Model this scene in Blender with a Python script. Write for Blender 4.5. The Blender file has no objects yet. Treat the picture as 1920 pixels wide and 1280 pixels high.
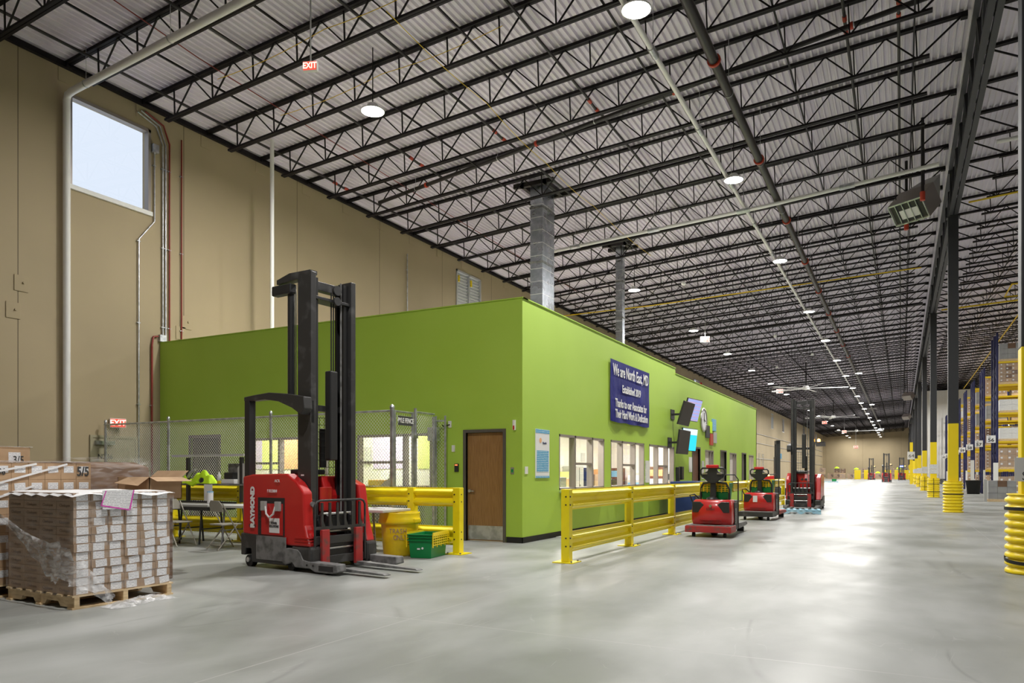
import bpy, bmesh, math, random
from mathutils import Vector, Matrix, Euler
R = math.radians
rnd = random.Random(7)
S = bpy.context.scene
C = S.collection

# ---------------------------------------------------------------- camera, world, exposure
CAMZ = 1.321
TH = 27.292
cam = bpy.data.objects.new('camera', bpy.data.cameras.new('camera')); C.objects.link(cam)
cam.location = (0, 0, CAMZ); cam.rotation_euler = (R(90), 0, R(TH))
cam.data.sensor_width = 36; cam.data.lens = 1359.83 / 1920 * 36
cam.data.shift_x = (960 - 988.15) / 1920; cam.data.shift_y = (886.2 - 640) / 1920
cam.data.clip_end = 500
S.camera = cam
w = bpy.data.worlds.new('world'); S.world = w; w.use_nodes = True
w.node_tree.nodes['Background'].inputs[0].default_value = (.80, .86, 1, 1)
w.node_tree.nodes['Background'].inputs[1].default_value = .62
S.view_settings.view_transform = 'Standard'; S.view_settings.look = 'None'
S.view_settings.gamma = 1; S.view_settings.use_curve_mapping = False
S.view_settings.exposure = 0.8
S.cycles.max_bounces = 8; S.cycles.diffuse_bounces = 5; S.cycles.transparent_max_bounces = 24
S.cycles.sample_clamp_indirect = 6
S.cycles.use_denoising = True
HB = 320      # high-bay power
COOL = (1, .975, .93)

# hall dimensions
XW, XP, YC, XC = -16.65, 1.546, 12.04, -6.31
YJ, SJ, Y1, SP = 11.561, 1.849, 11.531, 16.644
YB, YF, XR = -14.0, 187.0, 36.0
SL = (11.662 - 10.497) / (XP - XW)
def zr(x): return 10.497 + SL * (min(x, 19) - XW)

def lamp(name, loc, power, size, col=COOL, parent=None, spread=180, sx=None, sy=None, rot=(0, 0, 0)):
    l = bpy.data.lights.new(name, 'AREA'); l.energy = power; l.color = col; l.spread = R(spread)
    if sx: l.shape = 'RECTANGLE'; l.size = sx; l.size_y = sy
    else: l.shape = 'DISK'; l.size = size
    o = bpy.data.objects.new(name, l); o.location = loc; o.rotation_euler = rot; C.objects.link(o)
    if parent: o.parent = parent
    return o

# ---------------------------------------------------------------- materials
def mat(name, col, rough=.5, metal=0, emit=None, es=1, coat=0, alpha=1, trans=0, spec=.5):
    m = bpy.data.materials.new(name); m.use_nodes = True
    b = m.node_tree.nodes['Principled BSDF']
    b.inputs['Base Color'].default_value = (*col, 1); b.inputs['Roughness'].default_value = rough
    b.inputs['Metallic'].default_value = metal; b.inputs['Coat Weight'].default_value = coat
    b.inputs['Alpha'].default_value = alpha; b.inputs['Transmission Weight'].default_value = trans
    b.inputs['Specular IOR Level'].default_value = spec
    if emit:
        b.inputs['Emission Color'].default_value = (*emit, 1); b.inputs['Emission Strength'].default_value = es
    return m
def nd(m, t, **k):
    n = m.node_tree.nodes.new(t)
    for a, v in k.items(): setattr(n, a, v)
    return n
def mottle(m, col2, scale=3, lo=.4, hi=.7, detail=5, bump=0, stretch=None, rough=None, dist=.02):
    """blend the base colour with a second one through object-space noise (dirt, wear)"""
    nt = m.node_tree; b = nt.nodes['Principled BSDF']; L = nt.links
    tc = nd(m, 'ShaderNodeTexCoord'); n = nd(m, 'ShaderNodeTexNoise'); n.inputs['Scale'].default_value = scale
    n.inputs['Detail'].default_value = detail
    mp = nd(m, 'ShaderNodeMapping'); L.new(tc.outputs['Object'], mp.inputs[0]); L.new(mp.outputs[0], n.inputs['Vector'])
    if stretch: mp.inputs['Scale'].default_value = stretch
    r = nd(m, 'ShaderNodeMapRange'); L.new(n.outputs[0], r.inputs[0]); r.inputs[1].default_value = lo; r.inputs[2].default_value = hi
    x = nd(m, 'ShaderNodeMix', data_type='RGBA'); L.new(r.outputs[0], x.inputs[0])
    x.inputs[6].default_value = b.inputs['Base Color'].default_value; x.inputs[7].default_value = (*col2, 1)
    L.new(x.outputs[2], b.inputs['Base Color'])
    if rough:
        q = nd(m, 'ShaderNodeMapRange'); L.new(n.outputs[0], q.inputs[0]); q.inputs[1].default_value = .3; q.inputs[2].default_value = .7
        q.inputs[3].default_value, q.inputs[4].default_value = rough; L.new(q.outputs[0], b.inputs['Roughness'])
    if bump:
        bp = nd(m, 'ShaderNodeBump'); bp.inputs['Strength'].default_value = bump; bp.inputs['Distance'].default_value = dist
        L.new(n.outputs[0], bp.inputs['Height']); L.new(bp.outputs[0], b.inputs['Normal'])
    return m
M = {}
M['steel_dark'] = mat('dark painted joist steel', (.009, .007, .0085), .55, spec=.25)
M['steel_grey'] = mat('charcoal painted column', (.028, .029, .033), .5)
M['deck'] = mottle(mat('white roof deck', (.77, .72, .81), .5), (.68, .64, .71), .6)  # lavender cast of the window daylight is tinted into both deck colours
M['green'] = mottle(mat('green painted drywall', (.39, .59, .07), .5, spec=.3), (.42, .62, .085), .5)
M['yellow'] = mottle(mat('safety yellow steel', (.93, .77, .01), .33), (.78, .60, .01), 2.5, .58, .8)
M['yellow_flat'] = mat('yellow column paint', (.80, .60, .004), .45)
M['yellow_plastic'] = mottle(mat('yellow plastic', (.90, .68, .01), .35), (.72, .50, .02), 6, .55, .8)
M['red'] = mat('red truck paint', (.56, .018, .018), .28, coat=.4)
M['red_worn'] = mottle(mat('worn red steel', (.42, .03, .03), .45), (.16, .07, .06), 9, .5, .7)
M['black'] = mat('black paint', (.022, .022, .023), .42)
M['blackm'] = mottle(mat('scuffed black steel', (.035, .034, .034), .4), (.10, .10, .10), 5, .55, .8)
M['rubber'] = mat('black rubber', (.012, .012, .012), .7)
M['greym'] = mottle(mat('worn grey casting', (.22, .22, .22), .5), (.10, .10, .10), 8, .45, .65)
M['chrome'] = mat('bare steel', (.6, .6, .6), .28, 1)
M['galv'] = mottle(mat('galvanised steel', (.62, .64, .66), .35, .85), (.42, .44, .46), 7, .4, .6)
M['duct'] = mottle(mat('galvanised duct', (.52, .55, .60), .28, .9), (.36, .39, .43), 3, .4, .6, rough=(.2, .42))
M['wire'] = mat('galvanised wire', (.75, .76, .72), .4, .3)
M['white'] = mat('white paint', (.78, .78, .76), .5)
M['pvc'] = mat('white pipe', (.80, .79, .78), .4)
M['paper'] = mat('white paper', (.82, .82, .83), .7)
M['greyplastic'] = mat('grey plastic', (.42, .42, .41), .5)
M['ltgrey'] = mat('light grey laminate', (.58, .58, .56), .45)
M['frame'] = mat('grey door frame paint', (.10, .09, .075), .45)
M['alu'] = mat('beige aluminium frame', (.30, .265, .24), .4, .3)
M['beige'] = mat('beige chair steel', (.33, .31, .26), .45, .3)
M['pipe_red'] = mat('red pipe', (.22, .02, .012), .45)
M['coupling'] = mat('orange red coupling', (.50, .05, .02), .5)
M['pipe_black'] = mat('black pipe', (.016, .013, .013), .45)
M['green_tote'] = mat('green plastic', (.0, .24, .06), .4)
M['lime'] = mat('lime hi-vis fabric', (.62, .95, .02), .7)
M['navy'] = mat('dark blue plastic', (.01, .03, .13), .4)
M['rackblue'] = mat('blue rack steel', (.010, .013, .085), .45)
M['rackyel'] = mat('yellow rack beam', (.80, .55, .01), .45)
M['card'] = mottle(mat('brown cardboard', (.42, .295, .20), .8), (.36, .25, .165), 4)
M['carddark'] = mottle(mat('dark cardboard', (.19, .11, .065), .7), (.15, .085, .05), 3)
M['cardlight'] = mottle(mat('light cardboard', (.52, .35, .21), .8), (.45, .29, .17), 5)
M['cardgrey'] = mottle(mat('grey printed carton', (.36, .36, .36), .75), (.29, .29, .30), 3)
M['pallet'] = mottle(mat('pallet wood', (.78, .60, .36), .8), (.60, .43, .24), 7, stretch=(1, 1, 6))
M['bluewood'] = mottle(mat('blue painted wood', (.28, .52, .66), .7), (.45, .66, .76), 5)
M['lens'] = mat('lit lens', (1, 1, 1), .4, emit=(1, .98, .94), es=30)
M['lensfar'] = mat('lit lens', (1, 1, 1), .4, emit=(1, .95, .90), es=6)
M['exit'] = mat('exit sign face', (.5, .03, .02), .5, emit=(1, .10, .06), es=.55)
M['exitlet'] = mat('lit exit letters', (1, .6, .5), .5, emit=(1, .62, .52), es=.95)
M['beacon'] = mat('amber beacon', (1, .4, .05), .4, emit=(1, .42, .05), es=18)
M['bluelamp'] = mat('blue spot lamp', (.1, .2, 1), .4, emit=(.12, .22, 1), es=9)
M['led'] = mat('red led', (1, .1, .05), .4, emit=(1, .12, .04), es=2)
M['inwall'] = mat('office wall', (.80, .77, .74), .7)
M['inpurple'] = mat('lilac wall', (.66, .56, .82), .7)
M['inlime'] = mat('lime wall', (.74, .82, .25), .7)
M['inorange'] = mat('orange wall', (.82, .45, .22), .7)
M['infloor'] = mat('office floor', (.45, .42, .40), .5)
M['brown'] = mat('brown door', (.16, .07, .045), .5)
M['banner'] = mottle(mat('navy banner vinyl', (.011, .014, .16), .55, spec=.2), (.018, .022, .21), 2, bump=.5, stretch=(1, 3, .7), dist=.05)
M['caulk'] = mat('dark joint', (.10, .08, .05), .8)
M['pink'] = mat('magenta tape', (.72, .08, .50), .5)
M['print'] = mat('printing ink', (.05, .05, .05), .7)
M['olive'] = mat('painted steel door', (.33, .30, .20), .5)
M['whitepanel'] = None
def glassmat():
    m = bpy.data.materials.new('window glass'); m.use_nodes = True; nt = m.node_tree; nt.nodes.clear()
    o = nt.nodes.new('ShaderNodeOutputMaterial'); mx = nt.nodes.new('ShaderNodeMixShader'); t = nt.nodes.new('ShaderNodeBsdfTransparent')
    g = nt.nodes.new('ShaderNodeBsdfGlossy'); f = nt.nodes.new('ShaderNodeFresnel'); f.inputs[0].default_value = 1.45
    g.inputs['Roughness'].default_value = .02; t.inputs[0].default_value = (.95, .97, .97, 1)
    gm = nt.nodes.new('ShaderNodeNewGeometry'); fm = nt.nodes.new('ShaderNodeMath'); fm.operation = 'MULTIPLY'; iv = nt.nodes.new('ShaderNodeMath'); iv.operation = 'SUBTRACT'; iv.inputs[0].default_value = 1; nt.links.new(gm.outputs['Backfacing'], iv.inputs[1]); nt.links.new(f.outputs[0], fm.inputs[0]); nt.links.new(iv.outputs[0], fm.inputs[1]); nt.links.new(fm.outputs[0], mx.inputs[0]); nt.links.new(t.outputs[0], mx.inputs[1]); nt.links.new(g.outputs[0], mx.inputs[2]); nt.links.new(mx.outputs[0], o.inputs[0])
    return m
M['glass'] = glassmat()
def filmmat(name, lo, hi, scale, st, col=(.9, .9, .92)):
    m = bpy.data.materials.new(name); m.use_nodes = True; nt = m.node_tree; nt.nodes.clear(); L = nt.links
    o = nt.nodes.new('ShaderNodeOutputMaterial'); mx = nt.nodes.new('ShaderNodeMixShader'); t = nt.nodes.new('ShaderNodeBsdfTransparent')
    g = nt.nodes.new('ShaderNodeBsdfPrincipled'); g.inputs['Base Color'].default_value = (*col, 1); g.inputs['Roughness'].default_value = .22
    tc = nt.nodes.new('ShaderNodeTexCoord'); mp = nt.nodes.new('ShaderNodeMapping'); mp.inputs['Scale'].default_value = st
    mp.inputs['Rotation'].default_value = (.25, .2, 0)
    n = nt.nodes.new('ShaderNodeTexNoise'); n.inputs['Scale'].default_value = scale; n.inputs['Detail'].default_value = 6; n.inputs['Distortion'].default_value = .6
    r = nt.nodes.new('ShaderNodeMapRange'); r.inputs[1].default_value = .42; r.inputs[2].default_value = .75; r.inputs[3].default_value = lo; r.inputs[4].default_value = hi
    L.new(tc.outputs['Object'], mp.inputs[0]); L.new(mp.outputs[0], n.inputs['Vector']); L.new(n.outputs[0], r.inputs[0]); L.new(r.outputs[0], mx.inputs[0])
    bp = nt.nodes.new('ShaderNodeBump'); bp.inputs['Strength'].default_value = .6; bp.inputs['Distance'].default_value = .01; L.new(n.outputs[0], bp.inputs['Height']); L.new(bp.outputs[0], g.inputs['Normal'])
    L.new(t.outputs[0], mx.inputs[1]); L.new(g.outputs[0], mx.inputs[2]); L.new(mx.outputs[0], o.inputs[0]); return m
M['film'] = filmmat('stretch wrap', .01, .22, 5, (1, 1, 4))
M['filmtorn'] = filmmat('bunched stretch wrap', .18, .95, 9, (1, 1, 2))

def floor_mat():
    m = mat('polished concrete', (.3, .3, .3), .3, spec=.13); nt = m.node_tree; L = nt.links; b = nt.nodes['Principled BSDF']
    tc = nd(m, 'ShaderNodeTexCoord')
    def noise(sc, det, st=(1, 1, 1), dis=0, rot=0):
        mp = nd(m, 'ShaderNodeMapping'); mp.inputs['Scale'].default_value = st; mp.inputs['Rotation'].default_value = (0, 0, rot)
        n = nd(m, 'ShaderNodeTexNoise'); n.inputs['Scale'].default_value = sc; n.inputs['Detail'].default_value = det; n.inputs['Distortion'].default_value = dis
        L.new(tc.outputs['Object'], mp.inputs[0]); L.new(mp.outputs[0], n.inputs['Vector']); return n
    a = noise(.35, 5, dis=.2); c = noise(1.1, 7, (1, .5, 1), .2, .5); d = noise(.9, 9, (1, .55, 1), .25, .5)
    cr = nd(m, 'ShaderNodeValToRGB'); e = cr.color_ramp
    e.elements[0].position = .42; e.elements[0].color = (.24, .25, .232, 1); e.elements[1].position = .62; e.elements[1].color = (.385, .395, .385, 1)
    mx = nd(m, 'ShaderNodeMath', operation='MULTIPLY_ADD'); L.new(d.outputs[0], mx.inputs[0]); mx.inputs[1].default_value = .6
    ad = nd(m, 'ShaderNodeMath', operation='MULTIPLY'); L.new(a.outputs[0], ad.inputs[0]); ad.inputs[1].default_value = .45
    L.new(ad.outputs[0], mx.inputs[2]); L.new(mx.outputs[0], cr.inputs[0])
    # thin scratches and tyre arcs: narrow contour lines of slow noise, broken up by a second noise
    def contour(sc, st, rot, wd, mlo, mhi):
        n = noise(sc, 2, st, .3, rot); k = nd(m, 'ShaderNodeMath', operation='SUBTRACT'); L.new(n.outputs[0], k.inputs[0]); k.inputs[1].default_value = .5
        ab = nd(m, 'ShaderNodeMath', operation='ABSOLUTE'); L.new(k.outputs[0], ab.inputs[0])
        r = nd(m, 'ShaderNodeMapRange'); L.new(ab.outputs[0], r.inputs[0]); r.inputs[1].default_value = wd; r.inputs[2].default_value = 0
        q = noise(1.1 * sc + .7, 3, (1, 1, 1), 0, rot + 1); r2_ = nd(m, 'ShaderNodeMapRange'); L.new(q.outputs[0], r2_.inputs[0]); r2_.inputs[1].default_value = mlo; r2_.inputs[2].default_value = mhi
        p = nd(m, 'ShaderNodeMath', operation='MULTIPLY'); L.new(r.outputs[0], p.inputs[0]); L.new(r2_.outputs[0], p.inputs[1]); return p
    r1 = contour(.22, (1.6, .5, 1), .3, .006, .5, .62); s1_ = nd(m, 'ShaderNodeMath', operation='MULTIPLY'); L.new(r1.outputs[0], s1_.inputs[0]); s1_.inputs[1].default_value = .30
    m1 = nd(m, 'ShaderNodeMix', data_type='RGBA'); L.new(s1_.outputs[0], m1.inputs[0]); L.new(cr.outputs[0], m1.inputs[6]); m1.inputs[7].default_value = (.12, .12, .115, 1)
    r2 = contour(1.7, (1, .35, 1), 1.0, .0035, .52, .62); s2_ = nd(m, 'ShaderNodeMath', operation='MULTIPLY'); L.new(r2.outputs[0], s2_.inputs[0]); s2_.inputs[1].default_value = .35
    m2 = nd(m, 'ShaderNodeMix', data_type='RGBA'); L.new(s2_.outputs[0], m2.inputs[0]); L.new(m1.outputs[2], m2.inputs[6]); m2.inputs[7].default_value = (.50, .50, .49, 1)
    # saw-cut joints every 4.16 m
    sep = nd(m, 'ShaderNodeSeparateXYZ'); L.new(tc.outputs['Object'], sep.inputs[0])
    def line(out, pitch, off, wd):
        p = nd(m, 'ShaderNodeMath', operation='ADD'); L.new(out, p.inputs[0]); p.inputs[1].default_value = off
        q = nd(m, 'ShaderNodeMath', operation='PINGPONG'); L.new(p.outputs[0], q.inputs[0]); q.inputs[1].default_value = pitch / 2
        l = nd(m, 'ShaderNodeMath', operation='LESS_THAN'); L.new(q.outputs[0], l.inputs[0]); l.inputs[1].default_value = wd; return l
    lx = line(sep.outputs[0], 5.5, 3.95 - .0, .006); ly = line(sep.outputs[1], 5.5, .15, .006)
    mm = nd(m, 'ShaderNodeMath', operation='MAXIMUM'); L.new(lx.outputs[0], mm.inputs[0]); L.new(ly.outputs[0], mm.inputs[1])
    m3 = nd(m, 'ShaderNodeMix', data_type='RGBA'); L.new(mm.outputs[0], m3.inputs[0]); L.new(m2.outputs[2], m3.inputs[6]); m3.inputs[7].default_value = (.42, .42, .41, 1)
    L.new(m3.outputs[2], b.inputs['Base Color'])
    q = nd(m, 'ShaderNodeMapRange'); L.new(c.outputs[0], q.inputs[0]); q.inputs[1].default_value = .3; q.inputs[2].default_value = .7; q.inputs[3].default_value = .30; q.inputs[4].default_value = .48
    L.new(q.outputs[0], b.inputs['Roughness'])
    bp = nd(m, 'ShaderNodeBump'); bp.inputs['Strength'].default_value = .05; bp.inputs['Distance'].default_value = .01; L.new(d.outputs[0], bp.inputs['Height']); L.new(bp.outputs[0], b.inputs['Normal'])
    return m
M['floor'] = floor_mat()
def wall_mat(axis, pitch, off):
    """painted tilt-up concrete: panel joints and round lifting-point patches"""
    m = mat('beige painted concrete', (.39, .315, .195), .75); mottle(m, (.35, .285, .175), .35, .35, .65)
    nt = m.node_tree; L = nt.links; b = nt.nodes['Principled BSDF']; src = b.inputs['Base Color'].links[0].from_socket
    tc = nd(m, 'ShaderNodeTexCoord'); sep = nd(m, 'ShaderNodeSeparateXYZ'); L.new(tc.outputs['Object'], sep.inputs[0])
    p = nd(m, 'ShaderNodeMath', operation='ADD'); L.new(sep.outputs[axis], p.inputs[0]); p.inputs[1].default_value = off
    q = nd(m, 'ShaderNodeMath', operation='PINGPONG'); L.new(p.outputs[0], q.inputs[0]); q.inputs[1].default_value = pitch / 2
    l = nd(m, 'ShaderNodeMath', operation='LESS_THAN'); L.new(q.outputs[0], l.inputs[0]); l.inputs[1].default_value = .010
    x = nd(m, 'ShaderNodeMix', data_type='RGBA'); L.new(l.outputs[0], x.inputs[0]); L.new(src, x.inputs[6]); x.inputs[7].default_value = (.13, .10, .06, 1)
    L.new(x.outputs[2], b.inputs['Base Color'])
    bp = nd(m, 'ShaderNodeBump'); bp.inputs['Distance'].default_value = .02; bp.invert = True; L.new(l.outputs[0], bp.inputs['Height']); L.new(bp.outputs[0], b.inputs['Normal'])
    return m
M['wallL'] = wall_mat(1, 4.0, -0.72)
M['wallF'] = wall_mat(0, 8.0, 0)
def wood_mat():
    m = mat('oak veneer', (.34, .185, .065), .4); mottle(m, (.24, .12, .038), 6, .35, .7, 8, stretch=(9, 9, .7)); return m
M['wood'] = wood_mat()
def label_mat(name, axis=2, sc=60, base=(.88, .88, .90), ink=(.45, .45, .48)):
    m = mat(name, base, .6); nt = m.node_tree; L = nt.links; b = nt.nodes['Principled BSDF']
    tc = nd(m, 'ShaderNodeTexCoord'); sep = nd(m, 'ShaderNodeSeparateXYZ'); L.new(tc.outputs['Object'], sep.inputs[0])
    a = nd(m, 'ShaderNodeMath', operation='MULTIPLY'); L.new(sep.outputs[axis], a.inputs[0]); a.inputs[1].default_value = sc
    f = nd(m, 'ShaderNodeMath', operation='FRACT'); L.new(a.outputs[0], f.inputs[0])
    l = nd(m, 'ShaderNodeMath', operation='LESS_THAN'); L.new(f.outputs[0], l.inputs[0]); l.inputs[1].default_value = .35
    n = nd(m, 'ShaderNodeTexNoise'); n.inputs['Scale'].default_value = 90; L.new(tc.outputs['Object'], n.inputs['Vector'])
    g = nd(m, 'ShaderNodeMath', operation='GREATER_THAN'); L.new(n.outputs[0], g.inputs[0]); g.inputs[1].default_value = .45
    k = nd(m, 'ShaderNodeMath', operation='MULTIPLY'); L.new(l.outputs[0], k.inputs[0]); L.new(g.outputs[0], k.inputs[1])
    x = nd(m, 'ShaderNodeMix', data_type='RGBA'); L.new(k.outputs[0], x.inputs[0]); x.inputs[6].default_value = (*base, 1); x.inputs[7].default_value = (*ink, 1)
    L.new(x.outputs[2], b.inputs['Base Color']); return m
M['label'] = label_mat('printed shipping label')
M['blinds'] = label_mat('window blinds', 2, 22, (.85, .80, .76), (.55, .45, .40))
M['barcode'] = label_mat('barcode placard', 0, 45, (.75, .75, .75), (.06, .06, .06))
M['notice'] = label_mat('printed notice', 2, 28, (.08, .36, .62), (.6, .75, .85))
M['screen1'] = label_mat('lit tv screen', 2, 9, (.35, .42, .85), (.55, .35, .45)); 
M['screen2'] = mat('lit tv screen teal', (.02, .6, .75), .3, emit=(.02, .55, .72), es=.6)
M['screenw'] = mat('lit tv screen white', (.7, .8, .85), .3, emit=(.7, .8, .85), es=.5)
b_ = M['screen1'].node_tree.nodes['Principled BSDF']; M['screen1'].node_tree.links.new(b_.inputs['Base Color'].links[0].from_socket, b_.inputs['Emission Color']); b_.inputs['Emission Strength'].default_value = .45

# ---------------------------------------------------------------- geometry helpers
class MB:
    def __init__(s): s.v = []; s.f = []; s.mi = []; s.mats = []; s.sm = []
    def m(s, k):
        if k not in s.mats: s.mats.append(k)
        return s.mats.index(k)
    def add(s, vs, fs, k, smooth=False, T=None):
        b = len(s.v)
        for p in vs: s.v.append(tuple(T @ Vector(p)) if T else tuple(p))
        i = s.m(k)
        for f in fs: s.f.append([b + j for j in f]); s.mi.append(i); s.sm.append(smooth)
        return s
    def box(s, x0, x1, y0, y1, z0, z1, k, T=None):
        return s.add([(x, y, z) for z in (z0, z1) for y in (y0, y1) for x in (x0, x1)],
                     [(0, 2, 3, 1), (4, 5, 7, 6), (0, 1, 5, 4), (2, 6, 7, 3), (0, 4, 6, 2), (1, 3, 7, 5)], k, False, T)
    def quad(s, a, b, c, d, k): return s.add([a, b, c, d], [(0, 1, 2, 3)], k)
    def prism(s, poly, lo, hi, k, axis='y', T=None):
        """2-D outline (u, v) swept along axis; u, v are the two other axes in order"""
        n = len(poly); o = {'x': lambda u, v, t: (t, u, v), 'y': lambda u, v, t: (u, t, v), 'z': lambda u, v, t: (u, v, t)}[axis]
        vs = [o(u, v, lo) for u, v in poly] + [o(u, v, hi) for u, v in poly]
        fs = [tuple(range(n)), tuple(range(2 * n - 1, n - 1, -1))] + [(i, i + n, (i + 1) % n + n, (i + 1) % n) for i in range(n)]
        return s.add(vs, fs, k, False, T)
    def bar(s, p, q, w, k, h=None, up=(0, 0, 1), T=None):
        p = Vector(p); q = Vector(q); d = (q - p); 
        if d.length < 1e-6: return s
        d.normalize(); u = Vector(up)
        if abs(d.dot(u)) > .99: u = Vector((1, 0, 0))
        a = d.cross(u).normalized(); b = a.cross(d).normalized(); h = h or w
        vs = [t + a * i * w / 2 + b * j * h / 2 for t in (p, q) for i, j in ((-1, -1), (1, -1), (1, 1), (-1, 1))]
        return s.add(vs, [(0, 1, 2, 3), (7, 6, 5, 4), (0, 4, 5, 1), (1, 5, 6, 2), (2, 6, 7, 3), (3, 7, 4, 0)], k, False, T)
    def tube(s, pts, r, k, n=10, T=None, cap=True):
        pts = [Vector(p) for p in pts]; rings = []; a = None
        for i, p in enumerate(pts):
            d = (pts[min(i + 1, len(pts) - 1)] - pts[max(i - 1, 0)]).normalized()
            if a is None:
                a = d.orthogonal().normalized()
            else: a = (a - d * a.dot(d)).normalized()
            b = d.cross(a); rr = r[i] if isinstance(r, (list, tuple)) else r
            rings.append([p + (a * math.cos(2 * math.pi * j / n) + b * math.sin(2 * math.pi * j / n)) * rr for j in range(n)])
        vs = [v for g in rings for v in g]; fs = []
        for i in range(len(pts) - 1):
            for j in range(n): fs.append((i * n + j, i * n + (j + 1) % n, (i + 1) * n + (j + 1) % n, (i + 1) * n + j))
        s.add(vs, fs, k, True, T)
        if cap: 
            s.add(rings[0], [tuple(range(n))[::-1]], k, False, T); s.add(rings[-1], [tuple(range(n))], k, False, T)
        return s
    def cyl(s, p, q, r, k, n=16, T=None): return s.tube([p, q], r, k, n, T)
    def lathe(s, prof, c, k, n=24, T=None, sx=1, sy=1):
        vs = [(c[0] + r * sx * math.cos(2 * math.pi * j / n), c[1] + r * sy * math.sin(2 * math.pi * j / n), c[2] + z) for r, z in prof for j in range(n)]
        fs = [(i * n + j, i * n + (j + 1) % n, (i + 1) * n + (j + 1) % n, (i + 1) * n + j) for i in range(len(prof) - 1) for j in range(n)]
        return s.add(vs, fs, k, True, T)
    def build(s, name, parent=None, bevel=0, loc=None, rot=None, label=None):
        me = bpy.data.meshes.new(name); me.from_pydata(s.v, [], s.f)
        for k in s.mats: me.materials.append(M[k])
        me.polygons.foreach_set('material_index', s.mi); me.polygons.foreach_set('use_smooth', s.sm); me.update()
        bm = bmesh.new(); bm.from_mesh(me); bmesh.ops.recalc_face_normals(bm, faces=bm.faces); bm.to_mesh(me); bm.free()
        o = bpy.data.objects.new(name, me); C.objects.link(o)
        if parent: o.parent = parent
        if loc: o.location = loc
        if rot is not None: o.rotation_euler = rot
        if bevel:
            b = o.modifiers.new('bevel', 'BEVEL'); b.width = bevel; b.segments = 2; b.limit_method = 'ANGLE'; b.angle_limit = R(40)
        if label: o['label'] = label
        return o
def tag(o, label, cat, group=None):
    o['label'] = label; o['category'] = cat
    if group: o['group'] = group
    return o
def thing(name, label, cat, loc=(0, 0, 0), rz=0, group=None):
    o = bpy.data.objects.new(name, None); o.empty_display_size = .2; C.objects.link(o); o.location = loc; o.rotation_euler = (0, 0, R(rz))
    return tag(o, label, cat, group)
def struct(o): o['kind'] = 'structure'; return o
def dup(root, loc=None, rz=None, label=None, group=None):
    def cp(o, par):
        c = o.copy(); C.objects.link(c)
        if par: c.parent = par
        for ch in list(o.children): cp(ch, c)
        return c
    r = cp(root, None)
    if loc is not None: r.location = loc
    if rz is not None: r.rotation_euler = (0, 0, R(rz))
    if label: r['label'] = label
    if group: r['group'] = group
    return r
def text(s, size, k, mtx, parent=None, name='lettering', sx=1, ext=.002, align='CENTER', space=1, bold=0):
    c = bpy.data.curves.new('t', 'FONT'); c.body = s; c.size = size; c.extrude = ext; c.align_x = align; c.align_y = 'CENTER'
    c.space_line = space; c.offset = bold; c.resolution_u = 3
    t = bpy.data.objects.new('t', c); C.objects.link(t); bpy.context.view_layer.update()
    me = bpy.data.meshes.new_from_object(t); bpy.data.objects.remove(t); me.name = name
    me.transform(mtx @ Matrix.Diagonal((sx, 1, 1, 1))); me.materials.clear(); me.materials.append(M[k])
    o = bpy.data.objects.new(name, me); C.objects.link(o)
    if parent: o.parent = parent
    return o
def face(loc, facing):
    """text plane matrix: facing = '-y', '+x', '-x' or a yaw angle in degrees (direction the text looks to)"""
    yaw = {'-y': 0, '+x': 90, '+y': 180, '-x': -90}.get(facing, facing)
    return Matrix.Translation(loc) @ Matrix.Rotation(R(yaw), 4, 'Z') @ Matrix.Rotation(R(90), 4, 'X')
ORD = ['first', 'second', 'third', 'fourth', 'fifth', 'sixth', 'seventh', 'eighth', 'ninth', 'tenth', 'eleventh', 'twelfth', 'thirteenth', 'fourteenth', 'fifteenth', 'sixteenth',
       'seventeenth', 'eighteenth', 'nineteenth', 'twentieth']

# ================================================================= STRUCTURE
def wall_cells(mb, axis, c0, c1, u0, u1, z0, z1, holes, k):
    """wall slab between c0..c1 (thickness axis), spanning u0..u1, with rectangular holes (ua, ub, za, zb)"""
    us = sorted({u0, u1, *[h[0] for h in holes], *[h[1] for h in holes]})
    for a, b in zip(us, us[1:]):
        hs = sorted([(h[2], h[3]) for h in holes if h[0] <= a + 1e-6 and h[1] >= b - 1e-6]); z = z0
        for p, q in hs + [(z1, z1)]:
            if p > z + 1e-6:
                if axis == 'x': mb.box(c0, c1, a, b, z, p, k)
                else: mb.box(a, b, c0, c1, z, p, k)
            z = max(z, q)
    return mb
struct(MB().box(XW - .3, XR, YB, YF, -.2, 0, 'floor').build('floor'))
# roof deck: real trapezoidal ribs running down the hall
def deck():
    m = MB(); vs = []; x = XW - .3; p = .153
    prof = []
    while x < XR:
        for dx, dz in ((0, 0), (.040, 0), (.056, .062), (.132, .062)): prof.append((x + dx, zr(x + dx) + .005 + dz))
        x += p
    n = len(prof)
    vs = [(a, YB - .3, b) for a, b in prof] + [(a, YF + .3, b) for a, b in prof]
    m.add(vs, [(i, i + 1, i + 1 + n, i + n) for i in range(n - 1)], 'deck')
    for a, b in ((XW - .3, 19), (19, XR)): m.add([(a, YB - .3, zr(a) + .3), (b, YB - .3, zr(b) + .3), (b, YF + .3, zr(b) + .3), (a, YF + .3, zr(a) + .3)], [(0, 1, 2, 3)], 'deck')
    return struct(m.build('ceiling'))
deck()
WIN = [(9.77, 11.77, 7.75, 9.86), (65.1, 67.1, 7.75, 9.86), (92.6, 94.6, 7.75, 9.86), (119.8, 121.8, 7.75, 9.86), (146.6, 148.6, 7.75, 9.86), (170, 172, 7.75, 9.86)]
LOU = [(25.75, 27.75, 7.3, 9.9), (108.8, 110.8, 7.7, 9.9)]
struct(wall_cells(MB(), 'x', XW - .3, XW, YB, YF, 0, 10.55, WIN + LOU, 'wallL').build('wall_left'))
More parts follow.
